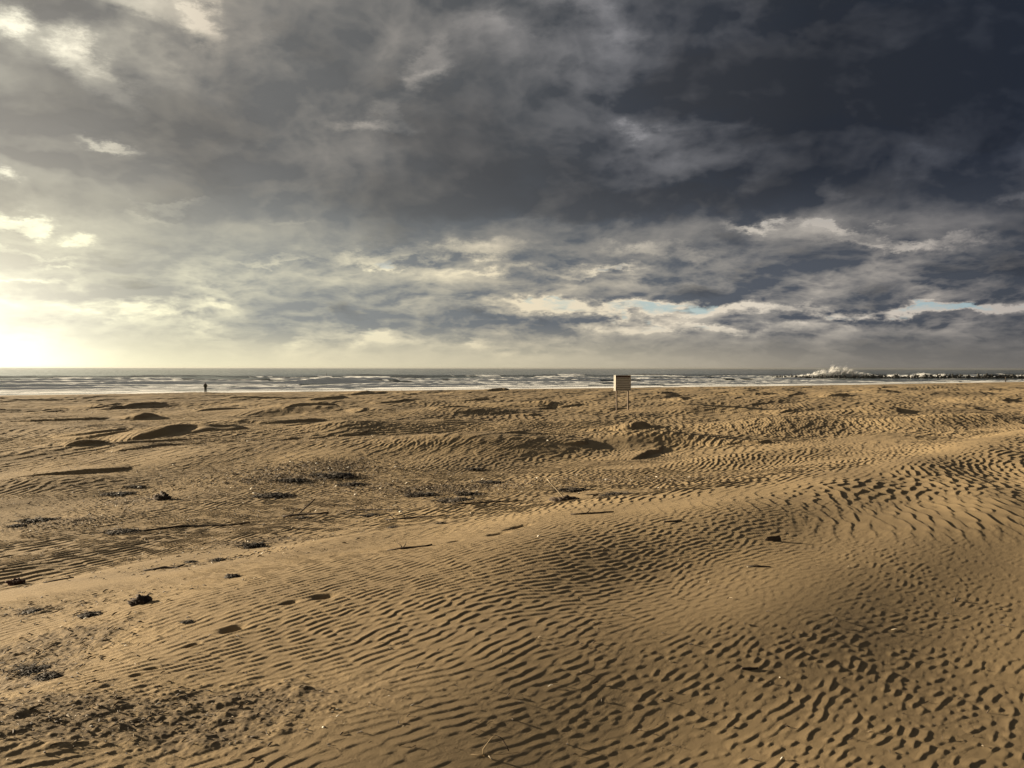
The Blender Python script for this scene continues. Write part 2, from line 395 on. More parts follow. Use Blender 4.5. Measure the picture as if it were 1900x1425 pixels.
# ------------------------------------------------------------ wind ripples
def envelope(seed, n, cell, lc_u, lc_v, ang):
    """complex random field, smooth over lc_u metres along ang and lc_v across; tiles every n*cell metres"""
    r = np.random.default_rng(seed)
    w = r.normal(size=(n, n)) + 1j*r.normal(size=(n, n))
    k = np.fft.fftfreq(n, cell)*2*math.pi
    kx, ky = np.meshgrid(k, k)
    c, s = math.cos(ang), math.sin(ang)
    u = kx*c + ky*s; v = -kx*s + ky*c
    f = np.exp(-0.5*((u*lc_u)**2 + (v*lc_v)**2))
    a = np.fft.ifft2(np.fft.fft2(w)*f)
    return (a/np.sqrt((abs(a)**2).mean())).astype(np.complex64)
def sample(a, cell, x, y):
    n = a.shape[0]
    fx = x/cell; fy = y/cell
    ix = np.floor(fx).astype(np.int64); iy = np.floor(fy).astype(np.int64)
    tx = (fx-ix).astype(np.float32); ty = (fy-iy).astype(np.float32)
    tx = tx*tx*(3-2*tx)*0.5+tx*0.5; ty = ty*ty*(3-2*ty)*0.5+ty*0.5
    ix %= n; iy %= n; ix1 = (ix+1) % n; iy1 = (iy+1) % n
    return (a[iy, ix]*(1-tx)+a[iy, ix1]*tx)*(1-ty) + (a[iy1, ix]*(1-tx)+a[iy1, ix1]*tx)*ty
def saw(p, steep=0.26):
    """ripple profile over one wavelength: long windward side, short lee side"""
    p = p - np.floor(p)
    up = np.clip(p/(1-steep), 0, 1)
    dn = np.clip((p-(1-steep))/steep, 0, 1)
    return up**1.6*(1-dn*dn*(3-2*dn))
class Ripples:
    def __init__(self, seed, lam, deg, lcu, lcv, steep, warp_seed, warp_l, warp_a):
        self.lam, self.ang, self.steep = lam, math.radians(deg), steep
        self.cell = lam/3.5
        self.a = envelope(seed, 768, self.cell, lam*lcu, lam*lcv, self.ang)
        self.w = waves(warp_seed, 8, warp_l*0.6, warp_l*1.6); self.wa = warp_a
    def __call__(self, x, y, extra=0.0):
        e = sample(self.a, self.cell, x, y)
        ph = (np.cos(self.ang)*x + np.sin(self.ang)*y)*(2*math.pi/self.lam) + self.wa*self.w(x, y) + extra
        ph = (ph + np.angle(e))/(2*math.pi)
        m = np.abs(e)
        return saw(ph, self.steep), m
RA = Ripples(21, 0.072, -50, 0.80, 0.45, 0.15, 31, 3.0, 5.0)      # close regular ripples
RB = Ripples(22, 0.150, -30, 0.75, 0.50, 0.17, 32, 5.0, 8.0)      # mid field
RC = Ripples(23, 0.170, -20, 0.75, 0.60, 0.20, 33, 5.0, 5.0)      # large ripples in the hollows
RS = Ripples(24, 0.062, -44, 0.60, 0.45, 0.14, 34, 2.8, 4.0)      # broken, scalloped
RF = Ripples(25, 0.42, -30, 0.6, 0.45, 0.28, 35, 14.0, 9.0)       # coarse ones of the far flats
RFF = Ripples(26, 0.85, -30, 0.55, 0.40, 0.28, 36, 25.0, 7.0)
patch1 = waves(41, 12, 2.0, 6.0); patch2 = waves(42, 12, 3.0, 9.0); patch3 = waves(43, 10, 1.2, 4.0)
clod1 = waves(44, 36, 0.018, 0.09); clod2 = waves(45, 26, 0.10, 0.4)
FOOT = [at_px(px, py, z) + (a, sc) for (px, py, z, a, sc) in [
    (430, 1177, 3.0, 0.2, 1.1), (600, 1121, 3.0, 0.1, 1.1), (536, 1130, 3.0, 0.4, 0.8), (403, 1046, 2.5, 0.1, 0.9), (845, 1012, 3.0, 0.2, 1.0),
    (925, 1005, 3.0, 0.3, 1.5), (950, 993, 3.0, 0.2, 1.3), (968, 986, 3.0, 0.1, 1.6), (995, 977, 3.0, 0.2, 0.5), (665, 1045, 2.8, 0.1, 0.5), (620, 1055, 2.8, 0.1, 0.5), (575, 1060, 2.8, 0.1, 0.5),
    (710, 1035, 2.9, 0.1, 0.55), (905, 989, 2.9, 0.1, 0.6), (895, 1000, 2.9, 0.1, 0.5), (250, 1263, 3.0, 0.2, 0.45), (280, 1250, 3.0, 0.1, 0.45), (355, 1204, 3.0, 0.4, 0.6), (1275, 905, 2.9, 0, 0.8), (1305, 902, 2.9, 0, 0.6)]]

def debris_map(x, y):
    """0..1 where the strandline litter roughens the sand"""
    m = np.zeros_like(x)
    for (px, py, z, sx, sy, a) in [(540, 905, 1.8, 1.6, 1.3, 1), (620, 880, 1.8, 2.4, 1.2, 1), (820, 925, 1.85, 1.9, 1.1, 1), (1120, 912, 1.9, 1.6, 1.0, .7), (470, 1015, 2.3, 0.8, 0.35, 1), (410, 1065, 2.5, 0.8, 0.5, .9),
        (240, 930, 1.9, 1.6, 1.4, .7), (90, 970, 2.0, 1.5, 0.8, .8), (60, 1240, 2.75, 0.75, 0.55, 1), (20, 1290, 2.8, 0.6, 0.6, 1), (250, 1390, 2.9, 1.1, 0.35, 1), (60, 1400, 2.85, 0.8, 0.40, 1), (380, 1400, 2.95, 0.5, 0.25, .8),
        (90, 1165, 2.6, 0.9, 0.4, .6), (150, 960, 2.0, 2.0, 0.9, .6), (700, 960, 2.0, 1.8, 0.6, .45), (350, 905, 1.9, 1.8, 1.6, .5), (760, 985, 2.2, 1.5, .3, .5)]:
        X, Y = at_px(px, py, z)
        m = np.maximum(m, a*gauss(x, y, X, Y, sx, sy, math.radians(15)))
    return np.clip(m*1.25 + 0.18*patch3(x, y)*m, 0, 1)

def sand_height(x, y):
    z, slip = land(x, y)
    d = -offshore(x, y)
    dist = np.hypot(x, y)
    s, t = ridge(x, y)
    p1 = patch1(x, y); p2 = patch2(x, y)
    deb = debris_map(x, y)
    defl = z*55.0*sstep(dist, 3, 12)                       # crests bend round the swells
    # where each kind of ripple lies
    near = sstep(dist, 34, 20)
    wS = sstep(s, 0.6, 2.6)*sstep(y, 9.5, 7.0); wS = np.clip(wS + 0.35*sstep(s, 0.3, 1.5)*sstep(p1, 0.2, 1.1), 0, 1)*near
    wC = np.clip(gauss(x, y, 5.3, 9.3, 1.9, 0.75, math.radians(25))*1.5, 0, 1) * near
    wB = sstep(dist, 8.0, 12.5)*(1-wC)*near*(1-wS)
    wA = (1-sstep(dist, 8.0, 12.5))*(1-wC)*near*(1-wS*0.85)
    wS = wS*(1-wC)
    rough = deb*0.75
    bare = np.clip(1 - 0.6*sstep(p2, 0.8, 1.8) - slip*0.95 - rough, 0.0, 1)
    bare = bare*(1-0.75*np.exp(-((s+0.7)/0.55)**2)*sstep(t, 1, 6)*sstep(t, 34, 20))       # wind-packed crest of the dune
    h = np.zeros_like(z)
    def put(R, w, amp, floor=0.35, extra=0.0, m_lo=0.15, m_hi=1.0):
        w = w*(amp/0.01) if isinstance(amp, np.ndarray) else w
        amp = 0.01 if isinstance(amp, np.ndarray) else amp
        k = w > 0.01
        if not k.any(): return
        e = extra[k] if isinstance(extra, np.ndarray) else extra
        v, m = R(x[k], y[k], e)
        h[k] += amp*w[k]*v*(floor + (1-floor)*sstep(m, m_lo, m_hi))
    put(RA, wA*bare*(1-0.25*sstep(s, 1.0, 3.5)), 0.0080, 0.25, defl*0.25, 0.15, 1.3)
    put(RB, wB*bare, 0.0205, 0.30, defl*0.7, 0.15, 1.2)
    put(RC, wC, 0.0105, 0.3, 0.0, 0.3, 1.1)
    put(RS, wS*np.clip(bare+0.2, 0, 1), 0.0037*(0.85+0.35*np.clip(p1, -1.5, 1.5)), 0.0, 0.0, 0.25, 1.6)
    farw = sstep(dist, 18, 34)*sstep(d, 4, 22)
    put(RB, sstep(dist, 75, 40)*(1-near)*bare, 0.022, 0.4, defl)
    put(RF, farw*sstep(dist, 120, 60)*np.clip(bare+.1, 0, 1), 0.032, 0.15, defl*0.3)
    put(RFF, sstep(dist, 45, 80)*sstep(d, 5, 30)*np.clip(bare+.1, 0, 1), 0.045, 0.1, defl*0.1)
    z = z + h
    # litter roughness, small clods near the lower left
    kd = deb > 0.02
    if kd.any():
        c = clod1(x[kd], y[kd]); c2 = clod2(x[kd], y[kd])
        z[kd] += deb[kd]*(0.0036*np.maximum(c, -0.3)*(np.clip(dist[kd]/8, 0.7, 2.5)) + 0.0065*np.maximum(c2, -0.2))
    for (fx, fy, fa, fs) in FOOT:
        m = (np.abs(x-fx) < 0.5) & (np.abs(y-fy) < 0.5)
        if not m.any(): continue
        g = gauss(x[m], y[m], fx, fy, 0.060*fs, 0.042*fs, fa+0.5)
        rim = gauss(x[m], y[m], fx, fy, 0.10*fs, 0.075*fs, fa+0.5)
        z[m] += -0.042*fs*np.clip(g*1.5, 0, 1) + 0.010*fs*rim
    return z, deb, slip

def sand_z(x, y):
    z, _, _ = sand_height(np.array([float(x)]), np.array([float(y)]))
    return float(z[0])

# one sheet of sand, finely modelled near the viewpoint and coarser farther off
OY = -2.5
Q = QUICK
rr = [0.5]
while rr[-1] < 340:
    r = rr[-1]
    dr = 0.10 if r < 4.4 else max(0.0056, 0.0022*(r-2.5))
    rr.append(r + dr*Q)
rr = np.array(rr)
fine = np.arange(-35.5, 35.5, 0.045*Q)
left = -np.cumsum(np.full(60, 0.7))[::-1] - 35.5; right = np.cumsum(np.full(60, 0.7)) + 35.5
azs = np.radians(np.concatenate([left, fine, right]))
R2, A2 = np.meshgrid(rr, azs, indexing='ij')
gx = (R2*np.sin(A2)).ravel(); gy = (OY + R2*np.cos(A2)).ravel()
gz = np.empty_like(gx); gdeb = np.empty_like(gx); gslip = np.empty_like(gx)
step = 400000
for i in range(0, len(gx), step):
    gz[i:i+step], gdeb[i:i+step], gslip[i:i+step] = sand_height(gx[i:i+step].copy(), gy[i:i+step].copy())
me = np_mesh('sand', np.stack([gx, gy, gz], -1), grid_quads(len(rr), len(azs))[:, ::-1])
attr(me, 'litter', gdeb)
attr(me, 'shore', -offshore(gx, gy))
print('sand verts', len(gx))

def new_mat(name):
    m = bpy.data.materials.new(name); m.use_nodes = True
    N = NT(m.node_tree)
    return m, N, m.node_tree.nodes['Principled BSDF']
m_sand, N, B = new_mat('sand')
geo = N.n.new('ShaderNodeNewGeometry'); pos = geo.outputs['Position']
def attr_node(N, name):
    a = N.n.new('ShaderNodeAttribute'); a.attribute_name = name; return a.outputs['Fac']
shore = attr_node(N, 'shore'); litter = attr_node(N, 'litter')
v1 = N.noise(pos, 0.22, 6, 0.65); v2 = N.noise(pos, 6.0, 5, 0.65); v3 = N.noise(pos, 420.0, 2, 0.6)
c = N.mix(N.mapr(v1, 0.3, 0.7), (0.262, 0.191, 0.102), (0.183, 0.133, 0.073))
c = N.mix(N.math('MULTIPLY', N.mapr(v2, 0.45, 0.75), 0.35), c, (0.20, 0.142, 0.08))
c = N.mix(N.math('MULTIPLY', N.mapr(v3, 0.5, 0.8), 0.35), c, (0.15, 0.108, 0.066))
c = N.mix(N.math('MULTIPLY', N.mapr(N.math('MULTIPLY', litter, N.noise(pos, 22.0, 4, 0.7)), 0.30, 0.55), 0.6), c, (0.07, 0.053, 0.036))
st = N.n.new('ShaderNodeMapping'); N.l.new(pos, st.inputs[0]); st.inputs['Rotation'].default_value = (0, 0, math.radians(35)); st.inputs['Scale'].default_value = (0.5, 2.2, 1)
c = N.mix(N.math('MULTIPLY', N.mapr(N.noise(st.outputs[0], 1.0, 6, 0.7), 0.50, 0.72), 0.45), c, (0.165, 0.122, 0.074))
wet = N.mapr(N.math('ADD', shore, N.math('MULTIPLY', N.math('SUBTRACT', N.noise(pos, 0.06, 3, 0.5), 0.5), 9.0)), 14.0, 5.0)
c = N.mix(N.math('MULTIPLY', wet, 0.75), c, (0.085, 0.064, 0.045))
N.l.new(c, B.inputs['Base Color'])
N.put(B.inputs['Roughness'], N.mixf(wet, 0.95, 0.36)); B.inputs['Specular IOR Level'].default_value = 0.22
bmp = N.n.new('ShaderNodeBump'); bmp.inputs['Strength'].default_value = 0.7; bmp.inputs['Distance'].default_value = 0.0040
g1 = N.noise(pos, 90.0, 5, 0.75)
N.l.new(N.math('MULTIPLY_ADD', v3, 0.35, g1), bmp.inputs['Height']); N.l.new(bmp.outputs[0], B.inputs['Normal'])
sand = mesh_obj('sand', me, m_sand); tag(sand, 'rippled tan sand of the open beach', 'sand', kind='structure')

# ------------------------------------------------------------ sea
ALO = np.array([0.880, 0.475])
def sea_pt(t, l): return t*SHN[0] + l*ALO[0], 180.0 + t*SHN[1] + l*ALO[1]
tt = np.concatenate([np.arange(-14, 330, 0.45), 330*np.cumprod(np.full(50, 1.067))])
lc = np.arange(-260, 640, 1.0*Q)
gl = np.cumsum(1.0*np.cumprod(np.full(70, 1.125)))
gl = gl[gl < 8500]
ll = np.concatenate([-260-gl[::-1], lc, lc[-1]+gl])
T2, L2 = np.meshgrid(tt, ll, indexing='ij')
T2 = T2.ravel(); L2 = L2.ravel()
def n1d(seed, lmin, lmax, n=10):
    w = waves(seed, n, lmin, lmax, ang=0.0, spread=0.0)
    return lambda l: w(l, np.zeros_like(l))
chop = waves(51, 26, 2.5, 14.0, ang=math.radians(90), spread=0.45)
swell = waves(52, 8, 25, 60, ang=math.radians(88), spread=0.18)
tex1 = waves(53, 30, 0.9, 5.0); tex2 = waves(54, 24, 3.0, 18.0, ang=math.radians(90), spread=0.5); tex3 = waves(55, 16, 10, 40, ang=math.radians(90), spread=0.4)
on_range = sstep(T2, -2, 12)*sstep(T2, 900, 300)
shx, shy = sea_pt(T2, L2)
shel = sstep(shx, 112, 140)*sstep(T2, 22, 45)*sstep(shy, 409, 405)           # calm water behind the breakwater
hz = 0.03*chop(L2, T2)*sstep(T2, 0, 30)*sstep(T2, 700, 200) *(1-0.6*shel) + 0.16*swell(L2, T2)*sstep(T2, 30, 160)*sstep(T2, 1500, 400)*(1-0.9*shel)
foam = np.zeros_like(T2)
a_tex = tex2(L2, T2); a_t1 = tex1(L2, T2); a_t3 = tex3(L2, T2)
WAVES = [  # distance from the shore, wander, height, front, back, share that breaks, foam trail
    (1.5, 1.6, 0.07, 0.5, 2.0, 1.0, 2.5), (10, 1.8, 0.26, 0.7, 3.0, 1.0, 7), (24, 2.2, 0.42, 0.8, 3.5, 0.95, 10.0), (40, 2.6, 0.55, 0.9, 4.0, 0.85, 12.0),
    (60, 3.0, 0.75, 1.0, 5.0, 0.75, 13.0), (84, 3.4, 1.10, 1.3, 6.0, 0.70, 13.0), (114, 4.0, 1.0, 1.6, 7.0, 0.50, 12.0), (148, 5.0, 1.10, 1.7, 8.0, 0.60, 11.0),
    (188, 6.0, 0.75, 2.5, 9.0, 0.14, 7.0), (236, 7.0, 0.70, 3.0, 11.0, 0.10, 6.0), (290, 8.0, 0.6, 3.5, 12.0, 0.06, 6.0)]
for i, (t0, wnd, A, wf, wb, br, trail) in enumerate(WAVES):
    w = n1d(60+i, 90, 420); w2 = n1d(80+i, 30, 160); w3 = n1d(100+i, 4, 20)
    wl, w2l, w3l = w(ll), w2(ll), w3(ll)
    cl = t0 + wnd*wl + 0.15*w3l*wnd*0.25
    al = A*np.clip(0.78 + 0.20*w2l, 0.2, 1.4)*(0.8 if A > 0.7 else 1.0)
    if i == 5:                                              # the big breaker left of centre
        al = al + 1.15*np.exp(-((ll+20)/7.5)**2)*(ll > -60) + 0.45*np.exp(-((ll+8)/9)**2)
    thr = 1.4 - 2.8*br
    act = sstep(w2l*0.8 + 0.10*w3l, thr-0.35, thr+0.35)
    if i == 5: act = np.maximum(act, np.exp(-((ll+16)/16.0)**2))
    nl = len(ll); nt = len(tt)
    u = T2.reshape(nt, nl) - cl[None, :]
    al2 = np.broadcast_to(al[None, :], u.shape); ac2 = np.broadcast_to(act[None, :], u.shape)
    if A > 0.3: al2 = al2*(1-0.88*shel.reshape(nt, nl)); ac2 = ac2*(1-0.75*shel.reshape(nt, nl))
    prof = np.where(u < 0, np.exp(-(u/wf)**2), np.exp(-(u/wb)**2))
    tr = np.where(u < -wf*1.6, np.exp(-((u+wf*1.6)/0.8)**2), np.where(u < 0.15*trail, 1.0, np.exp(-(u-0.15*trail)/(0.55*trail))))
    f = (tr*ac2)
    hz += (al2*prof*(1+0.04*a_t1.reshape(nt, nl)*ac2)).ravel()
    foam = np.maximum(foam, f.ravel())
# loose foam between the bores, the swash edge
foam = np.clip(foam*(1.15+0.30*a_tex*0.5) + 0.06*a_t1*foam, 0, 1.4)
inner = sstep(T2, 75, 10)*sstep(T2, -3, 1)
foam = np.maximum(foam, inner*sstep(a_tex*0.3+a_t3*0.7, -0.2, 0.9)*0.8*(1-0.7*shel))
foam = np.maximum(foam, 0.9*np.exp(-((T2-0.2-0.8*a_t3)/0.8)**2))
hz += foam*0.015*a_t1*sstep(T2, 4, 30)
bwm = gauss(*sea_pt(T2, L2), 185, 409, 62, 3.5, 0.0)
foam = np.maximum(foam, bwm*(0.75+0.5*a_tex))
foam = foam*sstep(T2, 330, 250)
hz = np.where(T2 < -4, -0.4, hz) 
sx_, sy_ = sea_pt(T2, L2)
me = np_mesh('sea', np.stack([sx_, sy_, hz], -1), grid_quads(len(tt), len(ll))[:, ::-1])
attr(me, 'foam', foam)
m_sea, N, B = new_mat('sea_water')
geo = N.n.new('ShaderNodeNewGeometry'); pos = geo.outputs['Position']
def along(N, pos, st, sl):
    """coordinates along and across the wave fronts"""
    m = N.n.new('ShaderNodeMapping'); N.l.new(pos, m.inputs[0])
    m.inputs['Rotation'].default_value = (0, 0, -math.atan2(ALO[1], ALO[0])); m.inputs['Scale'].default_value = (sl, st, 1)
    return m.outputs[0]
fo = attr_node(N, 'foam')
fn = N.noise(along(N, pos, 0.20, 0.035), 1.0, 4, 0.55)
fn2 = N.noise(along(N, pos, 3.0, 1.6), 1.0, 4, 0.6)
fmask = N.mapr(N.math('ADD', fo, N.math('ADD', N.math('MULTIPLY', N.math('SUBTRACT', fn, 0.5), 0.9), N.math('MULTIPLY', N.math('SUBTRACT', fn2, 0.5), 0.35))), 0.30, 0.50)
B.inputs['Base Color'].default_value = (0.030, 0.042, 0.036, 1); B.inputs['Roughness'].default_value = 0.14; B.inputs['IOR'].default_value = 1.333
wv = N.math('MULTIPLY_ADD', N.noise(along(N, pos, 0.16, 0.045), 1.0, 5, 0.6), 2.2, N.math('MULTIPLY', N.noise(along(N, pos, 1.1, 0.5), 1.0, 4, 0.6), 0.35))
bmp = N.n.new('ShaderNodeBump'); bmp.inputs['Strength'].default_value = 0.9; bmp.inputs['Distance'].default_value = 0.9
N.l.new(wv, bmp.inputs['Height']); N.l.new(bmp.outputs[0], B.inputs['Normal'])
fb = N.n.new('ShaderNodeBsdfPrincipled'); fb.inputs['Base Color'].default_value = (0.80, 0.80, 0.77, 1); fb.inputs['Roughness'].default_value = 0.85
fb.inputs['Subsurface Weight'].default_value = 0.0
fbm = N.n.new('ShaderNodeBump'); fbm.inputs['Strength'].default_value = 0.35; fbm.inputs['Distance'].default_value = 0.25
N.l.new(fn2, fbm.inputs['Height']); N.l.new(fbm.outputs[0], fb.inputs['Normal'])
mx = N.n.new('ShaderNodeMixShader'); N.l.new(fmask, mx.inputs[0]); N.l.new(B.outputs[0], mx.inputs[1]); N.l.new(fb.outputs[0], mx.inputs[2])
N.l.new(mx.outputs[0], N.n['Material Output'].inputs[0])
sea = mesh_obj('sea', me, m_sea); tag(sea, 'grey green sea with rows of white breakers', 'sea', kind='structure')

# ------------------------------------------------------------ small mesh kit
def tube(bm, pts, rads, seg=7, cap=True):
    """tapered tube through the points"""
    rings = []
    pts = [Vector(p) for p in pts]
    for i, p in enumerate(pts):
        d = (pts[min(i+1, len(pts)-1)] - pts[max(i-1, 0)]).normalized()
        a = d.orthogonal().normalized() if i == 0 else (prev - d*prev.dot(d)).normalized()
        prev = a; b = d.cross(a)
        rings.append([bm.verts.new(p + (a*math.cos(2*math.pi*k/seg) + b*math.sin(2*math.pi*k/seg))*rads[i]) for k in range(seg)])
    for r0, r1 in zip(rings, rings[1:]):
        for k in range(seg):
            bm.faces.new((r0[k], r0[(k+1) % seg], r1[(k+1) % seg], r1[k]))
    if cap:
        bm.faces.new(rings[0][::-1]); bm.faces.new(rings[-1])
def box(bm, c, s, bev=0.0, rot=None):
    r = bmesh.ops.create_cube(bm, size=1.0)
    M = Matrix.Translation(c) @ (rot.to_4x4() if rot else Matrix.Identity(4)) @ Matrix.Diagonal((*s, 1))
    bmesh.ops.transform(bm, matrix=M, verts=r['verts'])
    if bev > 0:
        es = list({e for v in r['verts'] for e in v.link_edges})
        bmesh.ops.bevel(bm, geom=es, offset=bev, segments=1, affect='EDGES')
def bm_obj(name, bm, mat, parent=None, smooth=True):
    me = bpy.data.meshes.new(name); bmesh.ops.recalc_face_normals(bm, faces=bm.faces); bm.to_mesh(me); bm.free()
    me.polygons.foreach_set('use_smooth', [smooth]*len(me.polygons)); me.update()
    return mesh_obj(name, me, mat, parent)
def simple_mat(name, c1, c2, scale=8.0, rough=0.85, stretch=(1, 1, 1), bump=0.3, bdist=0.01):
    m, N, B = new_mat(name)
    t = N.n.new('ShaderNodeTexCoord'); mp = N.n.new('ShaderNodeMapping'); N.l.new(t.outputs['Object'], mp.inputs[0]); mp.inputs['Scale'].default_value = stretch
    n = N.noise(mp.outputs[0], scale, 6, 0.65)
    N.l.new(N.mix(N.mapr(n, 0.35, 0.65), c1, c2), B.inputs['Base Color']); B.inputs['Roughness'].default_value = rough
    B.inputs['Specular IOR Level'].default_value = 0.25
    b = N.n.new('ShaderNodeBump'); b.inputs['Strength'].default_value = bump; b.inputs['Distance'].default_value = bdist
    N.l.new(n, b.inputs['Height']); N.l.new(b.outputs[0], B.inputs['Normal'])
    return m

# ------------------------------------------------------------ breakwater of concrete tetrapods
m_tet = simple_mat('sea_worn_concrete', (0.028, 0.028, 0.026), (0.014, 0.014, 0.013), 1.2, 0.7, bump=0.6, bdist=0.05)
def tetrapod_mesh():
    bm = bmesh.new()
    dirs = [Vector((0, 0, 1))] + [Vector((math.cos(a)*0.943, math.sin(a)*0.943, -0.333)) for a in (0.3, 0.3+2.094, 0.3+4.189)]
    bmesh.ops.create_icosphere(bm, subdivisions=2, radius=0.46)
    for d in dirs: tube(bm, [d*0.1, d*0.45, d*1.12, d*1.18], [0.46, 0.42, 0.30, 0.24], 10)
    me = bpy.data.meshes.new('concrete_tetrapod'); bmesh.ops.recalc_face_normals(bm, faces=bm.faces); bm.to_mesh(me); bm.free()
    me.polygons.foreach_set('use_smooth', [False]*len(me.polygons)); me.materials.append(m_tet)
    return me
tet = tetrapod_mesh()
r_ = random.Random(4)
x = 131.0; n_tet = 0
while x < 284:
    f = min(1, max(0, (x-131)/60)); big = 0.68 + 0.20*f + (0.16 if x > 205 else 0)
    for layer, (yo, zo) in enumerate([(-1.3, 0.05), (1.0, 0.05), (-0.1, 0.85)]):
        if layer == 2 and r_.random() < 0.50 - 0.15*f: continue
        if n_tet >= 290: break
        o = bpy.data.objects.new('concrete_tetrapod', tet); C.objects.link(o); n_tet += 1
        s = big*r_.uniform(0.85, 1.15)
        o.scale = (s, s, s)
        o.location = (x + r_.uniform(-0.5, 0.5), 403.5 + yo + r_.uniform(-0.5, 0.5) - 0.0*x, (zo + r_.uniform(-0.15, 0.25))*big*1.25)
        o.rotation_euler = (r_.uniform(0, 6.28), r_.uniform(0, 6.28), r_.uniform(0, 6.28))
        tag(o, 'dark wet concrete tetrapod heaped with others in the breakwater beyond the surf', 'tetrapod', 'concrete tetrapods of the breakwater')
    x += 1.78*big*r_.uniform(0.9, 1.1)
print('tetrapods', n_tet)

# ------------------------------------------------------------ spray thrown up behind the breakwater
m_spray, N, B = new_mat('spray')
N.n.remove(B)
d1 = N.n.new('ShaderNodeBsdfDiffuse'); d1.inputs[0].default_value = (0.97, 0.97, 0.96, 1)
d2 = N.n.new('ShaderNodeBsdfTranslucent'); d2.inputs[0].default_value = (0.97, 0.97, 0.96, 1)
ms = N.n.new('ShaderNodeMixShader'); ms.inputs[0].default_value = 0.5
N.l.new(d1.outputs[0], ms.inputs[1]); N.l.new(d2.outputs[0], ms.inputs[2]); N.l.new(ms.outputs[0], N.n['Material Output'].inputs[0])
def droplets(name, profile, y0, depth, n, rmin, rmax, label, seed):
    """a cloud of flying drops; profile: list of (photo x, photo y of the top)"""
    r = np.random.default_rng(seed)
    xs = np.array([p[0] for p in profile], float); tops = np.array([p[1] for p in profile], float)
    h = (EYE - (tops-(681.5+3.8*xs/1900))*y0/FPX)
    X = (xs-950)/FPX*y0
    # sample x weighted by height
    g = np.linspace(X[0], X[-1], 400); hg = np.interp(g, X, h)
    hg = hg*(1+0.10*np.sin(g*2.1)+0.10*np.sin(g*5.3+1))
    cdf = np.cumsum(np.maximum(hg, 0.05)); cdf /= cdf[-1]
    px = np.interp(r.uniform(0, 1, n), cdf, g); top = np.interp(px, g, hg)
    q = r.beta(1.0, 1.25, n); q = np.where(r.uniform(0, 1, n) < 0.10, q*r.uniform(1.0, 1.5, n), q)
    pz = q*top; py = y0 + r.normal(0, depth, n)*(1-0.35*q)
    px = px + r.normal(0, 0.25, n) + 0.28*pz*r.uniform(-0.3, 1, n)
    # billows: drop some where a lumpy field is low
    w = waves(seed+1, 16, 0.8, 4.0)
    keep = w(px, pz*1.3+py*0.5) > -1.5 + 1.5*q
    px, py, pz = px[keep], py[keep], pz[keep]; n = len(px)
    rad = r.uniform(rmin, rmax, n)*(1.1-0.65*np.minimum(q[keep], 1.3))
    base = np.array([(1, 1, 1), (1, -1, -1), (-1, 1, -1), (-1, -1, 1)], float)/1.4
    ang = r.uniform(0, 6.28, (n, 3))
    ca, sa = np.cos(ang[:, 0]), np.sin(ang[:, 0]); cb, sb = np.cos(ang[:, 1]), np.sin(ang[:, 1])
    Rz = np.zeros((n, 3, 3)); Rz[:, 0, 0] = ca; Rz[:, 0, 1] = -sa; Rz[:, 1, 0] = sa; Rz[:, 1, 1] = ca; Rz[:, 2, 2] = 1
    Rx = np.zeros((n, 3, 3)); Rx[:, 1, 1] = cb; Rx[:, 1, 2] = -sb; Rx[:, 2, 1] = sb; Rx[:, 2, 2] = cb; Rx[:, 0, 0] = 1
    R = Rz @ Rx
    co = np.einsum('nij,kj->nki', R, base)*rad[:, None, None] + np.stack([px, py, pz], -1)[:, None, :]
    t = np.array([(0, 1, 2), (0, 3, 1), (0, 2, 3), (1, 3, 2)])
    tris = (np.arange(n)[:, None, None]*4 + t[None]).reshape(-1, 3)
    me = np_mesh(name, co.reshape(-1, 3), tris=tris, smooth=True)
    o = mesh_obj(name, me, m_spray); tag(o, label, 'spray', kind='stuff'); return o
droplets('sea_spray', [(1452, 699), (1475, 697), (1500, 694.5), (1512, 691), (1522, 686.5), (1530, 687), (1537, 690), (1543, 681), (1547, 678), (1553, 683), (1560, 687), (1566, 683), (1577, 686), (1588, 691), (1600, 692), (1610, 694), (1626, 697)],
         408.0, 1.2, 52000, 0.05, 0.15, 'tall white plume of spray bursting over the left end of the breakwater', 71)
droplets('sea_spray', [(1640, 698), (1652, 695.5), (1662, 695), (1668, 697.5), (1690, 697), (1703, 694), (1708, 691), (1714, 694.5), (1735, 696), (1748, 694), (1756, 698)],
         409.0, 1.6, 11000, 0.07, 0.17, 'low white spray flying over the middle of the breakwater', 73)
# foam thrown up by the big breaker and along the crests of the nearer waves
droplets('breaker_spray', [(578, 713), (583, 709), (590, 706), (600, 705.5), (612, 706.5), (622, 708), (640, 712)], 246.0, 1.0, 5200, 0.05, 0.12, 'white burst of spray where a tall wave breaks left of centre', 75)

# ------------------------------------------------------------ notice board on two posts
m_post = simple_mat('grey_weathered_timber', (0.15, 0.115, 0.085), (0.075, 0.058, 0.045), 3.0, 0.85, stretch=(6, 6, 0.8))
m_panel = simple_mat('brown_board', (0.44, 0.43, 0.40), (0.33, 0.32, 0.30), 4.0, 0.7, stretch=(0.6, 4, 5), bdist=0.003)
m_edge = simple_mat('pale_board_edge', (0.72, 0.69, 0.60), (0.60, 0.57, 0.50), 6.0, 0.7)
m_head = simple_mat('faded_red_paint', (0.060, 0.022, 0.016), (0.035, 0.014, 0.010), 8.0, 0.6)
m_ink = simple_mat('dark_lettering', (0.13, 0.115, 0.10), (0.09, 0.08, 0.07), 8.0, 0.7)
m_inkp = simple_mat('pale_lettering', (0.16, 0.11, 0.085), (0.12, 0.085, 0.065), 8.0, 0.7)
SX, SY = at_px(1155.0, 757.5, 1.86)
sz = sand_z(SX, SY)
print('board ground', SX, SY, sz)
board = empty('notice_board', (SX, SY, sz), math.radians(16))
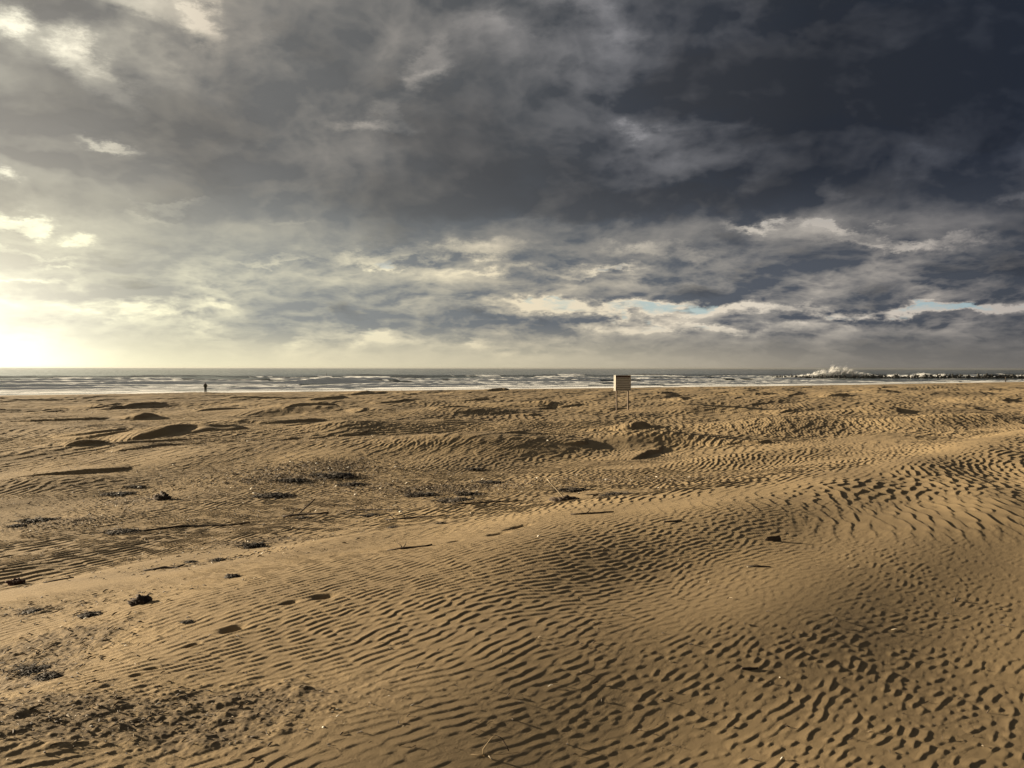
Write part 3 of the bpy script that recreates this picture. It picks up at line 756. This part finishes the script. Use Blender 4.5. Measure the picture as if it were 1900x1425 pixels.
tag(board, 'brown notice board with pale edges standing on two thin posts in the sand', 'notice board')
PW, PH = 1.17, 1.02
top = EYE - (698.2-685)/FPX*SY - sz; bot = EYE - (726.5-685)/FPX*SY - sz
for k, px_ in enumerate((-0.44, 0.44)):
    c_, s_ = math.cos(math.radians(16)), math.sin(math.radians(16))
    gzp = sand_z(SX+px_*c_, SY+px_*s_) - sz
    bm = bmesh.new(); box(bm, (px_, 0, (gzp-0.5+top-0.04)/2), (0.085, 0.085, top-0.04-(gzp-0.5)), 0.008)
    bm_obj('post', bm, m_post, board, False)
for yy, nm in ((-0.10, 1), (0.10, 0)):
    bm = bmesh.new(); box(bm, (0, yy, (top+bot)/2), (PW, 0.05, top-bot), 0.006)
    p = bm_obj('panel', bm, m_panel, board, False)
    bm = bmesh.new()
    box(bm, (-PW/2-0.008, yy, (top+bot)/2), (0.014, 0.055, top-bot+0.02), 0.0)
    box(bm, (PW/2+0.008, yy, (top+bot)/2), (0.014, 0.055, top-bot+0.02), 0.0)
    box(bm, (0, yy, top+0.016), (PW+0.03, 0.055, 0.016), 0.0)
    bm_obj('edge_trim', bm, m_edge, p, False)
    if nm:
        H = top-bot; yf = yy-0.027
        bm = bmesh.new(); box(bm, (0.0, yf-0.002, top-0.075), (PW*0.94, 0.006, 0.13)); hd = bm_obj('header_strip', bm, m_head, p, False)
        rr_ = random.Random(2)
        bm = bmesh.new(); xk = -PW*0.42
        while xk < PW*0.40:                                       # the heading: worn capitals, too far off to read
            w = rr_.uniform(0.03, 0.055)
            box(bm, (xk, yf-0.0075, top-0.075), (0.010, 0.003, 0.075)); 
            if rr_.random() < 0.8: box(bm, (xk+w*0.5, yf-0.0075, top-0.075+rr_.choice((-0.032, 0.0, 0.032))), (w*0.7, 0.0025, 0.011))
            if rr_.random() < 0.5: box(bm, (xk+w*0.9, yf-0.0078, top-0.075), (0.009, 0.003, 0.075))
            xk += w + rr_.choice((0.022, 0.022, 0.05))
        bm_obj('heading_lettering', bm, m_inkp, hd, False)
        bm = bmesh.new()
        for j in range(6):                                         # rows of small print
            zr = top - 0.225 - j*(H-0.30)/5.0
            xk = -PW*0.44 if j not in (3,) else -PW*0.40
            end = PW*rr_.choice((0.44, 0.42, 0.44, 0.36))
            while xk < end:
                w = rr_.uniform(0.05, 0.17)
                box(bm, (xk+w/2, yf-0.001, zr), (w, 0.004, 0.045)); xk += w+0.014
        bm_obj('text_rows', bm, m_ink, p, False)

# ------------------------------------------------------------ people far off at the water's edge
m_coat = simple_mat('dark_coat', (0.030, 0.032, 0.024), (0.018, 0.019, 0.015), 14.0, 0.85)
m_trou = simple_mat('dark_trousers', (0.020, 0.017, 0.016), (0.012, 0.011, 0.011), 14.0, 0.85)
m_skin = simple_mat('skin', (0.36, 0.20, 0.14), (0.30, 0.17, 0.12), 10.0, 0.6)
m_hair = simple_mat('dark_hair', (0.018, 0.014, 0.011), (0.010, 0.008, 0.007), 40.0, 0.7)
m_shoe = simple_mat('black_boots', (0.012, 0.011, 0.011), (0.008, 0.008, 0.008), 14.0, 0.6)
def skin_obj(name, verts, edges, radii, mat, parent, root=0, lv=2):
    me = bpy.data.meshes.new(name); me.from_pydata([tuple(v) for v in verts], edges, []); me.update()
    o = bpy.data.objects.new(name, me); C.objects.link(o)
    o.modifiers.new('skin', 'SKIN'); s_ = o.modifiers.new('sub', 'SUBSURF'); s_.levels = lv; s_.render_levels = lv
    for v, r in zip(me.skin_vertices[0].data, radii): v.radius = r if isinstance(r, tuple) else (r, r)
    me.skin_vertices[0].data[root].use_root = True
    o.modifiers['skin'].use_smooth_shade = True
    dg = bpy.context.evaluated_depsgraph_get(); ev = o.evaluated_get(dg)
    m2 = bpy.data.meshes.new_from_object(ev); bpy.data.objects.remove(o)
    m2.name = name; m2.materials.clear()
    return mesh_obj(name, m2, mat, parent)
def person(loc, rz, height, stride, elbow, label, walk):
    root = empty('person', loc, rz); root.scale = (height/1.75,)*3
    tag(root, label, 'person')
    # body: y is forward, x to the person's right
    fl, fr = (stride, -stride)
    P_ = [(0, 0, .95), (0, 0.0, 1.10), (0, .01, 1.28), (0, 0.0, 1.44), (0, .0, 1.52), (0, .015, 1.60), (0, .02, 1.70),
          (-.095, 0, .90), (-.10, fl*.45+.02, .50), (-.10, fl, .09), (-.10, fl+.17, .03),
          (.095, 0, .90), (.10, fr*.45+.03, .50), (.10, fr, .09), (.10, fr+.17, .03),
          (-.19, 0, 1.42), (-.20-elbow, -.05, 1.15), (-.15-elbow*.35, .12, .97),
          (.19, 0, 1.42), (.20+elbow, -.05, 1.15), (.15+elbow*.35, .12, .97)]
    E_ = [(0, 1), (1, 2), (2, 3), (3, 4), (4, 5), (5, 6), (0, 7), (7, 8), (8, 9), (9, 10), (0, 11), (11, 12), (12, 13), (13, 14),
          (3, 15), (15, 16), (16, 17), (3, 18), (18, 19), (19, 20)]
    R_ = [(.15, .11), (.135, .10), (.15, .11), (.09, .08), .052, (.072, .085), (.078, .092), .085, .056, .040, .035, .085, .056, .040, .035, .055, .043, .032, .055, .043, .032]
    base_i = 21
    for sgn, wi in ((-1, 17), (1, 20)):                             # hands with fingers, half in the pockets
        wx, wy, wz = P_[wi]
        P_.append((wx-sgn*.012, wy+.045, wz-.05)); R_.append((.030, .018)); E_.append((wi, len(P_)-1)); palm = len(P_)-1
        for j, (dx_, ln) in enumerate(((-.027, .055), (-.009, .065), (.009, .060), (.027, .048))):
            P_.append((wx-sgn*.012+dx_*.9, wy+.055+ln*.35, wz-.06-ln*.55)); R_.append(.009); E_.append((palm, len(P_)-1)); a = len(P_)-1
            P_.append((wx-sgn*.022+dx_*.95, wy+.05+ln*.35, wz-.075-ln*.95)); R_.append(.0075); E_.append((a, len(P_)-1))
        P_.append((wx-sgn*.050, wy+.065, wz-.045)); R_.append(.011); E_.append((palm, len(P_)-1)); a = len(P_)-1
        P_.append((wx-sgn*.058, wy+.085, wz-.075)); R_.append(.009); E_.append((a, len(P_)-1))
    body = skin_obj('body', P_, E_, R_, m_skin, root, 0, 2)
    # head details: nose, ears, brows sit on the body mesh's head
    # clothes
    coat_v = [(0, 0, .80), (0, 0, .98), (0, .0, 1.15), (0, .01, 1.30), (0, 0, 1.43), (0, 0, 1.545),
              (-.19, 0, 1.42), (-.205-elbow, -.05, 1.15), (-.155-elbow*.35, .115, .985), (.19, 0, 1.42), (.205+elbow, -.05, 1.15), (.155+elbow*.35, .115, .985)]
    coat_e = [(0, 1), (1, 2), (2, 3), (3, 4), (4, 5), (4, 6), (6, 7), (7, 8), (4, 9), (9, 10), (10, 11)]
    coat_r = [(.235, .17), (.225, .16), (.215, .155), (.21, .15), (.15, .125), (.095, .095), .09, .075, .06, .09, .075, .06]
    skin_obj('coat', coat_v, coat_e, coat_r, m_coat, root, 1, 2)
    tr_v = [(0, 0, .93), (-.095, 0, .88), (-.10, fl*.45+.02, .50), (-.10, fl, .12), (.095, 0, .88), (.10, fr*.45+.03, .50), (.10, fr, .12)]
    tr_e = [(0, 1), (1, 2), (2, 3), (0, 4), (4, 5), (5, 6)]
    tr_r = [(.16, .13), .12, .10, .085, .12, .10, .085]
    skin_obj('trousers', tr_v, tr_e, tr_r, m_trou, root, 0, 2)
    for sx_, f in ((-.10, fl), (.10, fr)):
        skin_obj('boot', [(sx_, f-.04, .09), (sx_, f-.03, .035), (sx_, f+.09, .035), (sx_, f+.19, .028)], [(0, 1), (1, 2), (2, 3)], [.052, .050, (.046, .034), (.036, .026)], m_shoe, root, 1, 2)
    hair = skin_obj('hair', [(0, -.012, 1.60), (0, -.010, 1.68), (0, .01, 1.735)], [(0, 1), (1, 2)], [(.078, .080), (.086, .094), (.070, .082)], m_hair, root, 0, 2)
    bm = bmesh.new()
    for ex in (-.031, .031): bmesh.ops.create_icosphere(bm, subdivisions=1, radius=.012, matrix=Matrix.Translation((ex, .103, 1.655)))
    bm_obj('eyes', bm, m_shoe, root)
    bm = bmesh.new(); tube(bm, [(0, .100, 1.665), (0, .122, 1.628), (0, .104, 1.618)], [.008, .014, .010], 6); bm_obj('nose', bm, m_skin, root)
    bm = bmesh.new(); tube(bm, [(-.024, .094, 1.592), (0, .104, 1.590), (.024, .094, 1.592)], [.003, .007, .003], 6); bm_obj('mouth', bm, m_hair, root)
    for ex in (-1, 1):
        bm = bmesh.new(); tube(bm, [(ex*.080, .015, 1.67), (ex*.090, .005, 1.645), (ex*.080, .015, 1.615)], [.006, .014, .007], 6); bm_obj('ear', bm, m_skin, root)
    return root
Y = 139.5; X = (381.0-950)/FPX*Y; print('person 1', sand_z(X, Y), offshore(X, Y))
person((X, Y, sand_z(X, Y)-0.01), math.radians(12), 1.80, 0.0, 0.05, 'person in a dark coat standing with back turned at the edge of the surf', False)
Y = 283.0; X = (1866.0-950)/FPX*Y; print('person 2', sand_z(X, Y), offshore(X, Y))
person((X, Y, sand_z(X, Y)-0.01), math.radians(70), 1.75, 0.14, 0.09, 'tiny far person in dark clothes walking in front of the concrete breakwater', True)

# ------------------------------------------------------------ driftwood, weed and litter
m_wood = simple_mat('dark_driftwood', (0.060, 0.043, 0.030), (0.030, 0.022, 0.017), 6.0, 0.85, stretch=(1, 1, 1), bdist=0.004)
m_pale = simple_mat('bleached_wood', (0.42, 0.35, 0.25), (0.30, 0.25, 0.18), 9.0, 0.8)
m_weed = simple_mat('dried_seaweed', (0.040, 0.030, 0.020), (0.018, 0.015, 0.012), 9.0, 0.8)
m_red = simple_mat('red_brown_clay', (0.085, 0.042, 0.028), (0.050, 0.026, 0.019), 12.0, 0.8)
m_shell = simple_mat('shell_white', (0.72, 0.68, 0.58), (0.60, 0.55, 0.46), 20.0, 0.6)
m_dry = simple_mat('dry_reed', (0.24, 0.18, 0.10), (0.15, 0.11, 0.065), 12.0, 0.8)

def ground_at(px, py, z0=2.5):
    z = z0
    for _ in range(8):
        X, Y = at_px(px, py, z); z = 0.5*z + 0.5*sand_z(X, Y)
    X, Y = at_px(px, py, z)
    return X, Y, sand_z(X, Y)
def seaweed(px, py, w, h, seed, label, name='seaweed_clump', mat=None, cat='seaweed', flat=1.0, strands=70, core=0.62):
    """a matted heap: a lumpy core bristling with bent strands"""
    X, Y, Z = ground_at(px, py)
    r = random.Random(seed); bm = bmesh.new()
    ico = bmesh.ops.create_icosphere(bm, subdivisions=4, radius=1.0)
    f1 = waves(seed+500, 18, 0.35, 1.6); f2 = waves(seed+501, 18, 0.12, 0.4)
    vs = np.array([v.co[:] for v in ico['verts']])
    a = f1(vs[:, 0]*1.0+vs[:, 2], vs[:, 1]-0.7*vs[:, 2]); b = f2(vs[:, 0]-vs[:, 2], vs[:, 1]+vs[:, 2]*0.9)
    for v, p, q, t in zip(ico['verts'], vs, a, b):
        k = 1 + 0.22*q + 0.10*t
        kk = core*k; v.co = Vector((p[0]*w*0.42*kk, p[1]*w*0.30*kk*flat, max(p[2], -0.3)*h*0.62*k))
    for _ in range(strands):
        an = r.uniform(0, 6.28); d = r.random()**0.6*w*0.42; x0, y0 = math.cos(an)*d, math.sin(an)*d*0.7*flat
        z0 = h*0.5*max(0, 1-(d/(w*0.45))**2); ln = w*r.uniform(0.08, 0.30); a2 = r.uniform(0, 6.28); up = r.uniform(-0.1, 0.55)*h
        p0 = Vector((x0, y0, z0)); p1 = p0+Vector((math.cos(a2)*ln*.5, math.sin(a2)*ln*.5, up*.8)); p2 = p0+Vector((math.cos(a2+.5)*ln, math.sin(a2+.5)*ln, max(-z0, up*.2)))
        rd = min(w, 0.8)*r.uniform(0.004, 0.010)
        tube(bm, [p0, p1, p2], [rd, rd*.8, rd*.4], 4)
    o = bm_obj(name, bm, mat or m_weed, None); o.location = (X, Y, Z+0.002); tag(o, label, cat)
    return o
def stick(px, py, ln, rad, turn, seed, label, lift=0.0, up=0.0, name='driftwood_stick', mat=None, cat='driftwood', twigs=1, bend=0.12):
    X, Y, Z = ground_at(px, py); r = random.Random(seed)
    c_, s_ = math.cos(math.radians(turn)), math.sin(math.radians(turn))
    n = 7; pts = []; rads = []
    for i in range(n):
        t = i/(n-1)-0.5
        off = ln*bend*(r.uniform(-.5, .5)*0.5 + math.sin(t*3.0+seed)*0.6)
        x = c_*t*ln - s_*off; y = s_*t*ln + c_*off
        zg = sand_z(X+x, Y+y) - Z
        pts.append((x, y, (zg if up == 0 else 0) + rad*0.5 + lift + up*(t+.5)*ln)); rads.append(rad*(1.15-0.7*abs(t)**1.5*1.6)*r.uniform(.85, 1.12))
    bm = bmesh.new(); tube(bm, pts, rads, 8)
    o = bm_obj(name, bm, mat or m_wood, None); o.location = (X, Y, Z); tag(o, label, cat)
    for k in range(twigs):
        i = r.randrange(1, n-2); p = Vector(pts[i]); a = r.uniform(0, 6.28); l2 = ln*r.uniform(.12, .26)
        bm = bmesh.new(); tube(bm, [p, p+Vector((math.cos(a)*l2*.5, math.sin(a)*l2*.5, l2*.3)), p+Vector((math.cos(a+.4)*l2, math.sin(a+.4)*l2, l2*.62))], [rads[i]*.5, rads[i]*.35, rads[i]*.15], 6)
        tw = bm_obj('twig', bm, mat or m_wood, o)
    return o
# photo x, y, width, height, seed, label
WSC, HSC = 0.95, 0.55
for a in [
    (470, 1017, 0.48, 0.13, 1, 'bushy dark seaweed clump with loose strands, alone at the foot of the dune'),
    (403, 1047, 0.26, 0.09, 2, 'small round dark weed clump just below the bushy strand of seaweed'),
    (352, 1046, 0.20, 0.05, 3, 'low flat weed scrap left of the round dark weed clump'),
    (430, 1080, 0.22, 0.06, 4, 'small dark weed tuft beside a pale flat chip'),
    (620, 886, 1.5, 0.22, 5, 'long dark heap of wrack, the largest of the strandline, ahead of the person'),
    (540, 893, 0.9, 0.12, 6, 'ragged dark wrack heap left of the largest one'),
    (505, 922, 1.1, 0.12, 7, 'wide matted wrack spread dotted with white shell bits'),
    (655, 901, 0.8, 0.13, 8, 'dark oval wrack mat right under the largest heap'),
    (785, 920, 1.0, 0.12, 9, 'dark wrack mat on the left part of the central strandline'),
    (850, 928, 1.1, 0.10, 10, 'broad dark wrack mat on the right part of the central strandline'),
    (870, 918, 0.7, 0.10, 11, 'narrow wrack mat behind the broad central mat'),
    (1065, 912, 0.8, 0.12, 12, 'dark weed heap behind the upright pale stick'),
    (1150, 925, 0.9, 0.07, 13, 'thin weed mat at the foot of the bright dune flank'),
    (690, 958, 0.5, 0.06, 14, 'small dark weed strip below the broad central wrack mats'),
    (565, 962, 0.35, 0.08, 15, 'dark weed tangle around the upright twig'),
    (250, 905, 0.5, 0.08, 16, 'dark weed tangle behind a white shell at left'),
    (215, 918, 0.9, 0.07, 17, 'low brown wrack spread with a white flake in it'),
    (70, 968, 0.9, 0.10, 18, 'long dark wrack ridge near the left edge'),
    (30, 978, 0.45, 0.07, 19, 'short dark wrack lump at the very left edge'),
    (230, 988, 0.8, 0.07, 20, 'thin wrack patch left of the long thin dark strip'),
    (880, 872, 0.7, 0.08, 21, 'dark scrap of weed on the rippled mound in the middle'),
    (910, 896, 0.8, 0.07, 22, 'flat dark weed strip in front of the rippled mound'),
    (60, 1252, 0.34, 0.040, 23, 'crumbled brown weed crust at the lower left edge'),
    (90, 1265, 0.28, 0.040, 24, 'darker weed crust touching the brown crust at lower left'),
    (345, 1160, 0.16, 0.02, 25, 'tiny dark weed wisp on the smooth slope left of the deepest footprint'),
    (165, 1150, 0.30, 0.05, 26, 'dark weed strip on the ripples above the crusted patch'),
    (60, 1140, 0.30, 0.045, 27, 'low dark weed strip near the left edge, on pale ripples'),
    (730, 985, 0.28, 0.04, 28, 'small weed scrap on the pale slope under the strandline'),
    (820, 977, 0.22, 0.03, 29, 'tiny weed scrap right of the small one under the strandline'),
]: seaweed(a[0], a[1], a[2]*WSC, a[3]*HSC, a[4], a[5], strands=150 if a[2] > 0.3 else 70)
seaweed(258, 1128, 0.155, 0.075, 40, 'dark knobbly lump alone on the pale ripples at left', name='tar_lump', mat=m_wood, cat='lump', strands=3, flat=1.2, core=1.0)
seaweed(26, 1082, 0.20, 0.085, 41, 'red brown clay lump near the left edge', name='clay_lump', mat=m_red, cat='lump', strands=2, core=1.0)
seaweed(303, 927, 0.40, 0.17, 42, 'rounded dark stump end casting a long shadow to the right', name='driftwood_stump', mat=m_wood, cat='driftwood', strands=4, core=1.0)
seaweed(1045, 932, 0.42, 0.10, 43, 'flat dark lump behind the upright pale stick base', name='driftwood_stump', mat=m_wood, cat='driftwood', strands=4, core=1.0)
stick(330, 981, 2.2, 0.016, 6, 51, 'long thin dark strip lying along the ripples at left', twigs=0)  # slender dark tube following the sand surface
stick(300, 1059, 0.42, 0.014, 2, 52, 'thin dark stick alone on the pale ripples at left', twigs=0)
stick(566, 955, 0.8, 0.022, 4, 53, 'dark branch with one upright twig below the matted wrack', twigs=1)
stick(568, 953, 0.30, 0.012, 20, 54, 'short upright twig leaning right from the dark branch', up=0.9, twigs=0, bend=0.05)
stick(1034, 931, 0.34, 0.009, 160, 55, 'thin pale stick standing upright at the strandline', up=1.0, twigs=0, mat=m_pale, bend=0.03)
stick(1100, 958, 0.50, 0.011, 5, 56, 'dark stick lying at the foot of the bright dune flank', twigs=1)
stick(905, 934, 1.2, 0.013, 3, 57, 'thin dark branch right of the broad central wrack mat', twigs=1)
stick(690, 947, 1.0, 0.014, -6, 59, 'forked dark branch below the central wrack mats', twigs=3)
stick(770, 962, 0.9, 0.016, 5, 60, 'slender branch on the pale slope under the strandline', twigs=2)
stick(760, 1026, 0.42, 0.010, 8, 61, 'fine crooked twig in the middle of the bright slope', twigs=2)
stick(1250, 970, 0.20, 0.010, 10, 62, 'short dark twig on the dune crest right of the footprints', twigs=0)
stick(105, 1078, 0.30, 0.010, 0, 63, 'thin dark twig right of the red brown clay lump', twigs=0)
stick(185, 757, 2.2, 0.035, 3, 64, 'distant dark branch with pale twigs behind the left hollows', twigs=3)
stick(1410, 1054, 0.20, 0.008, -4, 65, 'dark sliver of wood with pale flaked end on the near dune', twigs=0, name='wood_splinter', bend=0.02)
stick(1396, 1054.5, 0.07, 0.006, 12, 66, 'pale wood flake touching the dark sliver on the near dune', twigs=0, mat=m_pale, name='wood_splinter', bend=0.02)
stick(1395, 1246, 0.10, 0.008, 8, 67, 'short dark splinter in the lower right foreground', twigs=0, name='wood_splinter', bend=0.02)

# curved scrap of bark standing on edge in the near dune
X, Y, Z = ground_at(1436, 1005)
bm = bmesh.new()
prof = [(-0.105, 0.006, -0.035), (-0.085, 0.0, 0.008), (-0.058, -0.002, 0.050), (-0.02, -0.004, 0.056), (0.03, -0.002, 0.058), (0.075, 0.004, 0.066), (0.095, 0.010, 0.030)]
lo = [(-0.105, -0.012, -0.06), (-0.075, -0.02, -0.06), (-0.05, -0.022, -0.06), (-0.02, -0.024, -0.06), (0.03, -0.022, -0.06), (0.07, -0.016, -0.06), (0.095, -0.008, -0.06)]
th = Vector((0.002, 0.009, 0.0))
A = [bm.verts.new(p) for p in prof]; Bv = [bm.verts.new(p) for p in lo]; A2v = [bm.verts.new(Vector(p)+th) for p in prof]; B2v = [bm.verts.new(Vector(p)+th) for p in lo]
for i in range(6):
    bm.faces.new((A[i], A[i+1], Bv[i+1], Bv[i])); bm.faces.new((A2v[i+1], A2v[i], B2v[i], B2v[i+1])); bm.faces.new((A[i+1], A[i], A2v[i], A2v[i+1]))
bm.faces.new((A[0], Bv[0], B2v[0], A2v[0])); bm.faces.new((Bv[6], A[6], A2v[6], B2v[6]))
bmesh.ops.subdivide_edges(bm, edges=bm.edges[:], cuts=1, use_grid_fill=True)
o = bm_obj('bark_scrap', bm, m_wood, None, False); o.location = (X, Y, Z-0.002); o.scale = (0.9, 0.9, 0.8); tag(o, 'dark curved scrap of bark standing on edge in the near dune', 'bark')

# bent reed arching out of the sand at the bottom of the view
X, Y, Z = ground_at(906, 1412)
reed = empty('bent_reed', (X, Y, Z)); tag(reed, 'dry bent reed arching out of the sand in the near foreground', 'reed')
def pr(dx, dy, dz): return (dx, dy, dz)
bm = bmesh.new(); tube(bm, [(0.0, 0, -0.02), (-0.022, 0, 0.018), (-0.020, 0.005, 0.034), (0.010, 0.015, 0.070), (0.030, 0.02, 0.088), (0.046, 0.02, 0.084)], [.0028, .0026, .0024, .0020, .0018, .0012], 6); bm_obj('stem', bm, m_dry, reed)
bm = bmesh.new(); tube(bm, [(0.038, 0.02, 0.087), (0.062, 0.012, 0.078), (0.082, 0.0, 0.050), (0.092, -0.005, 0.030)], [.0018, .0022, .0024, .0026], 6); bm_obj('stem', bm, m_wood, reed)
bm = bmesh.new(); tube(bm, [(0.004, -0.012, 0.012), (0.018, -0.016, 0.0), (0.026, -0.018, -0.012)], [.0026, .0030, .0024], 6); bm_obj('stub', bm, m_pale, reed)
bm = bmesh.new(); tube(bm, [(-0.075, 0.0, 0.010), (-0.02, -0.002, 0.014), (0.06, 0.0, 0.012), (0.14, 0.01, 0.018)], [.0010, .0012, .0013, .0008], 5); bm_obj('blade', bm, m_dry, reed)

# shells and pebbles
def shell(px, py, s, seed, label, name='white_shell', cat='shell'):
    X, Y, Z = ground_at(px, py); r = random.Random(seed); bm = bmesh.new()
    ic = bmesh.ops.create_icosphere(bm, subdivisions=2, radius=s*0.62)
    for v in ic['verts']:
        v.co.z *= 0.55; v.co.x *= 1.25; v.co *= r.uniform(.86, 1.12)
    o = bm_obj(name, bm, m_shell, None); o.location = (X, Y, Z+s*0.3); o.rotation_euler = (r.uniform(-.4, .4), r.uniform(-.4, .4), r.uniform(0, 6)); tag(o, label, cat)
for a in [(258, 906, .070, 1, 'white shell lying in front of the dark weed tangle at left'), (220, 919, .055, 2, 'white flake on the low brown wrack spread'), (471, 917, .05, 3, 'white shell bit at the left end of the matted wrack'),
          (508, 919, .05, 4, 'white shell bit in the middle of the matted wrack'), (743, 951, .04, 5, 'white pebble on the ripples under the central wrack mats'), (588, 861, .06, 6, 'white pebble behind the largest wrack heap'),
          (998, 888, .05, 7, 'white pebble on the ripples in front of the rippled mound'), (1401, 775, .09, 8, 'white pebble on the flat far right of the notice board'), (322, 865, .06, 9, 'white pebble on the bare sand behind the stump'),
          (165, 1355, .009, 10, 'small pale pebble in the lower left foreground'), (423, 1388, .008, 11, 'small pale pebble on the crusted patch at lower left'), (1452, 1262, .007, 12, 'small pale pebble in the lower right foreground'),
          (598, 1357, .009, 13, 'small pale pebble on the ripples near the bottom edge'), (1000, 1000, .02, 14, 'tiny white pebble on the bright dune crest'), (1060, 756, .08, 15, 'white pebble left of the notice board posts')]:
    shell(*a, name='white_shell' if 'shell' in a[4] or 'flake' in a[4] else 'pebble', cat='shell' if 'shell' in a[4] else ('flake' if 'flake' in a[4] else 'pebble'))

# small floating marker far out between the breakers
X, Y = (606-950)/FPX*470, 470.0
bm = bmesh.new(); tube(bm, [(0, 0, -0.5), (0, 0, -.1), (0, 0, .25), (0, 0, .45), (0, 0, .95), (0, 0, 1.05)], [.1, .42, .42, .12, .09, .02], 10)
o = bm_obj('marker_buoy', bm, m_weed, None); o.location = (X, Y, 0.35); tag(o, 'tiny dark marker buoy floating beyond the breakers', 'buoy')

# countless fine litter along the strandline: twigs, reed ends, shell grit
r = np.random.default_rng(99)
lx, ly = [], []
for (px, py, z, sx, sy, n) in [(540, 905, 1.8, 1.7, 1.3, 1800), (620, 885, 1.8, 2.4, 1.1, 1500), (820, 925, 1.85, 2.0, 1.0, 1900), (1120, 915, 1.9, 1.9, 1.0, 700), (470, 1020, 2.3, 0.8, 0.35, 130), (410, 1065, 2.5, 0.8, 0.5, 240),
        (240, 925, 1.9, 2.0, 1.6, 350), (90, 970, 2.0, 1.8, 1.0, 300), (60, 1245, 2.75, 0.6, 0.5, 420), (20, 1300, 2.8, 0.5, 0.4, 200), (250, 1390, 2.9, 0.9, 0.28, 420), (60, 1400, 2.85, 0.7, 0.35, 220), (90, 1165, 2.6, 0.8, 0.35, 250),
        (700, 960, 2.0, 2.6, 0.8, 220), (500, 950, 2.0, 5.0, 2.6, 1500), (600, 850, 1.8, 7.0, 4.0, 900), (250, 1020, 2.3, 2.5, 1.6, 500), (150, 770, 1.6, 9, 6, 120), (800, 1250, 3.05, 2.2, 1.4, 160), (1500, 1200, 3.05, 2.2, 1.6, 150), (1200, 900, 2.0, 3.0, 2.5, 120)]:
    X, Y = at_px(px, py, z)
    lx.append(X + r.normal(0, sx*0.75, n)); ly.append(Y + r.normal(0, sy*0.75, n))
lx = np.concatenate(lx); ly = np.concatenate(ly); ok = ly > 1.5; lx, ly = lx[ok], ly[ok]
lz, _, _ = sand_height(lx.copy(), ly.copy()); n = len(lx)
dist = np.hypot(lx, ly)
ln = r.uniform(0.008, 0.034, n)*(0.7+dist/9); wd_ = ln*r.uniform(0.05, 0.16, n)
th = r.normal(-0.2, 0.9, n); tilt = r.uniform(-0.1, 0.5, n)
u = np.stack([np.cos(th)*np.cos(tilt), np.sin(th)*np.cos(tilt), np.sin(tilt)], -1); v = np.stack([-np.sin(th), np.cos(th), np.zeros(n)], -1); w = np.cross(u, v)
c0 = np.stack([lx, ly, lz+ln*0.12], -1); cs = []
for t, kx in ((-0.5, 0.6), (0.05, 1.0), (0.5, 0.3)):
    ctr = c0 + u*(ln*t)[:, None] + w*(ln*0.12*(1-4*t*t))[:, None]
    for a in range(3):
        an = a*2.094; cs.append(ctr + (v*math.cos(an)+w*math.sin(an))*(wd_*kx)[:, None])
co = np.stack(cs, 1).reshape(-1, 3)
q = []
for s_ in (0, 3):
    for a in range(3): q.append((s_+a, s_+(a+1) % 3, s_+3+(a+1) % 3, s_+3+a))
quads = (np.arange(n)[:, None, None]*9 + np.array(q)[None]).reshape(-1, 4)
me = np_mesh('beach_litter', co, quads)
attr(me, 'tone', np.repeat(r.uniform(0, 1, n), 9))
m_lit, N, B = new_mat('beach_litter')
N.l.new(N.ramp(attr_node(N, 'tone'), [(0.0, (0.030, 0.022, 0.015)), (0.6, (0.06, 0.043, 0.028)), (0.88, (0.12, 0.09, 0.055)), (0.97, (0.26, 0.21, 0.14)), (0.996, (0.60, 0.57, 0.50))]), B.inputs['Base Color'])
B.inputs['Roughness'].default_value = 0.85
o = mesh_obj('beach_litter', me, m_lit); tag(o, 'countless dark twigs, reed ends and shell grit strewn along the strandline', 'litter', kind='stuff')


# ------------------------------------------------------------ sea air
bm = bmesh.new(); box(bm, (0, 4000, (-5.0+8.0)/2), (26000, 14000, 13.0))
m_air = bpy.data.materials.new('haze'); m_air.use_nodes = True
nt = m_air.node_tree; nt.nodes.clear(); mo = nt.nodes.new('ShaderNodeOutputMaterial'); pv = nt.nodes.new('ShaderNodeVolumePrincipled')
pv.inputs['Color'].default_value = (0.50, 0.50, 0.47, 1); pv.inputs['Density'].default_value = 0.00010; pv.inputs['Anisotropy'].default_value = 0.62
nt.links.new(pv.outputs[0], mo.inputs['Volume'])
hzo = bm_obj('haze', bm, m_air, None, False); tag(hzo, 'thin salt haze over the sea and the shore', 'haze', kind='stuff')
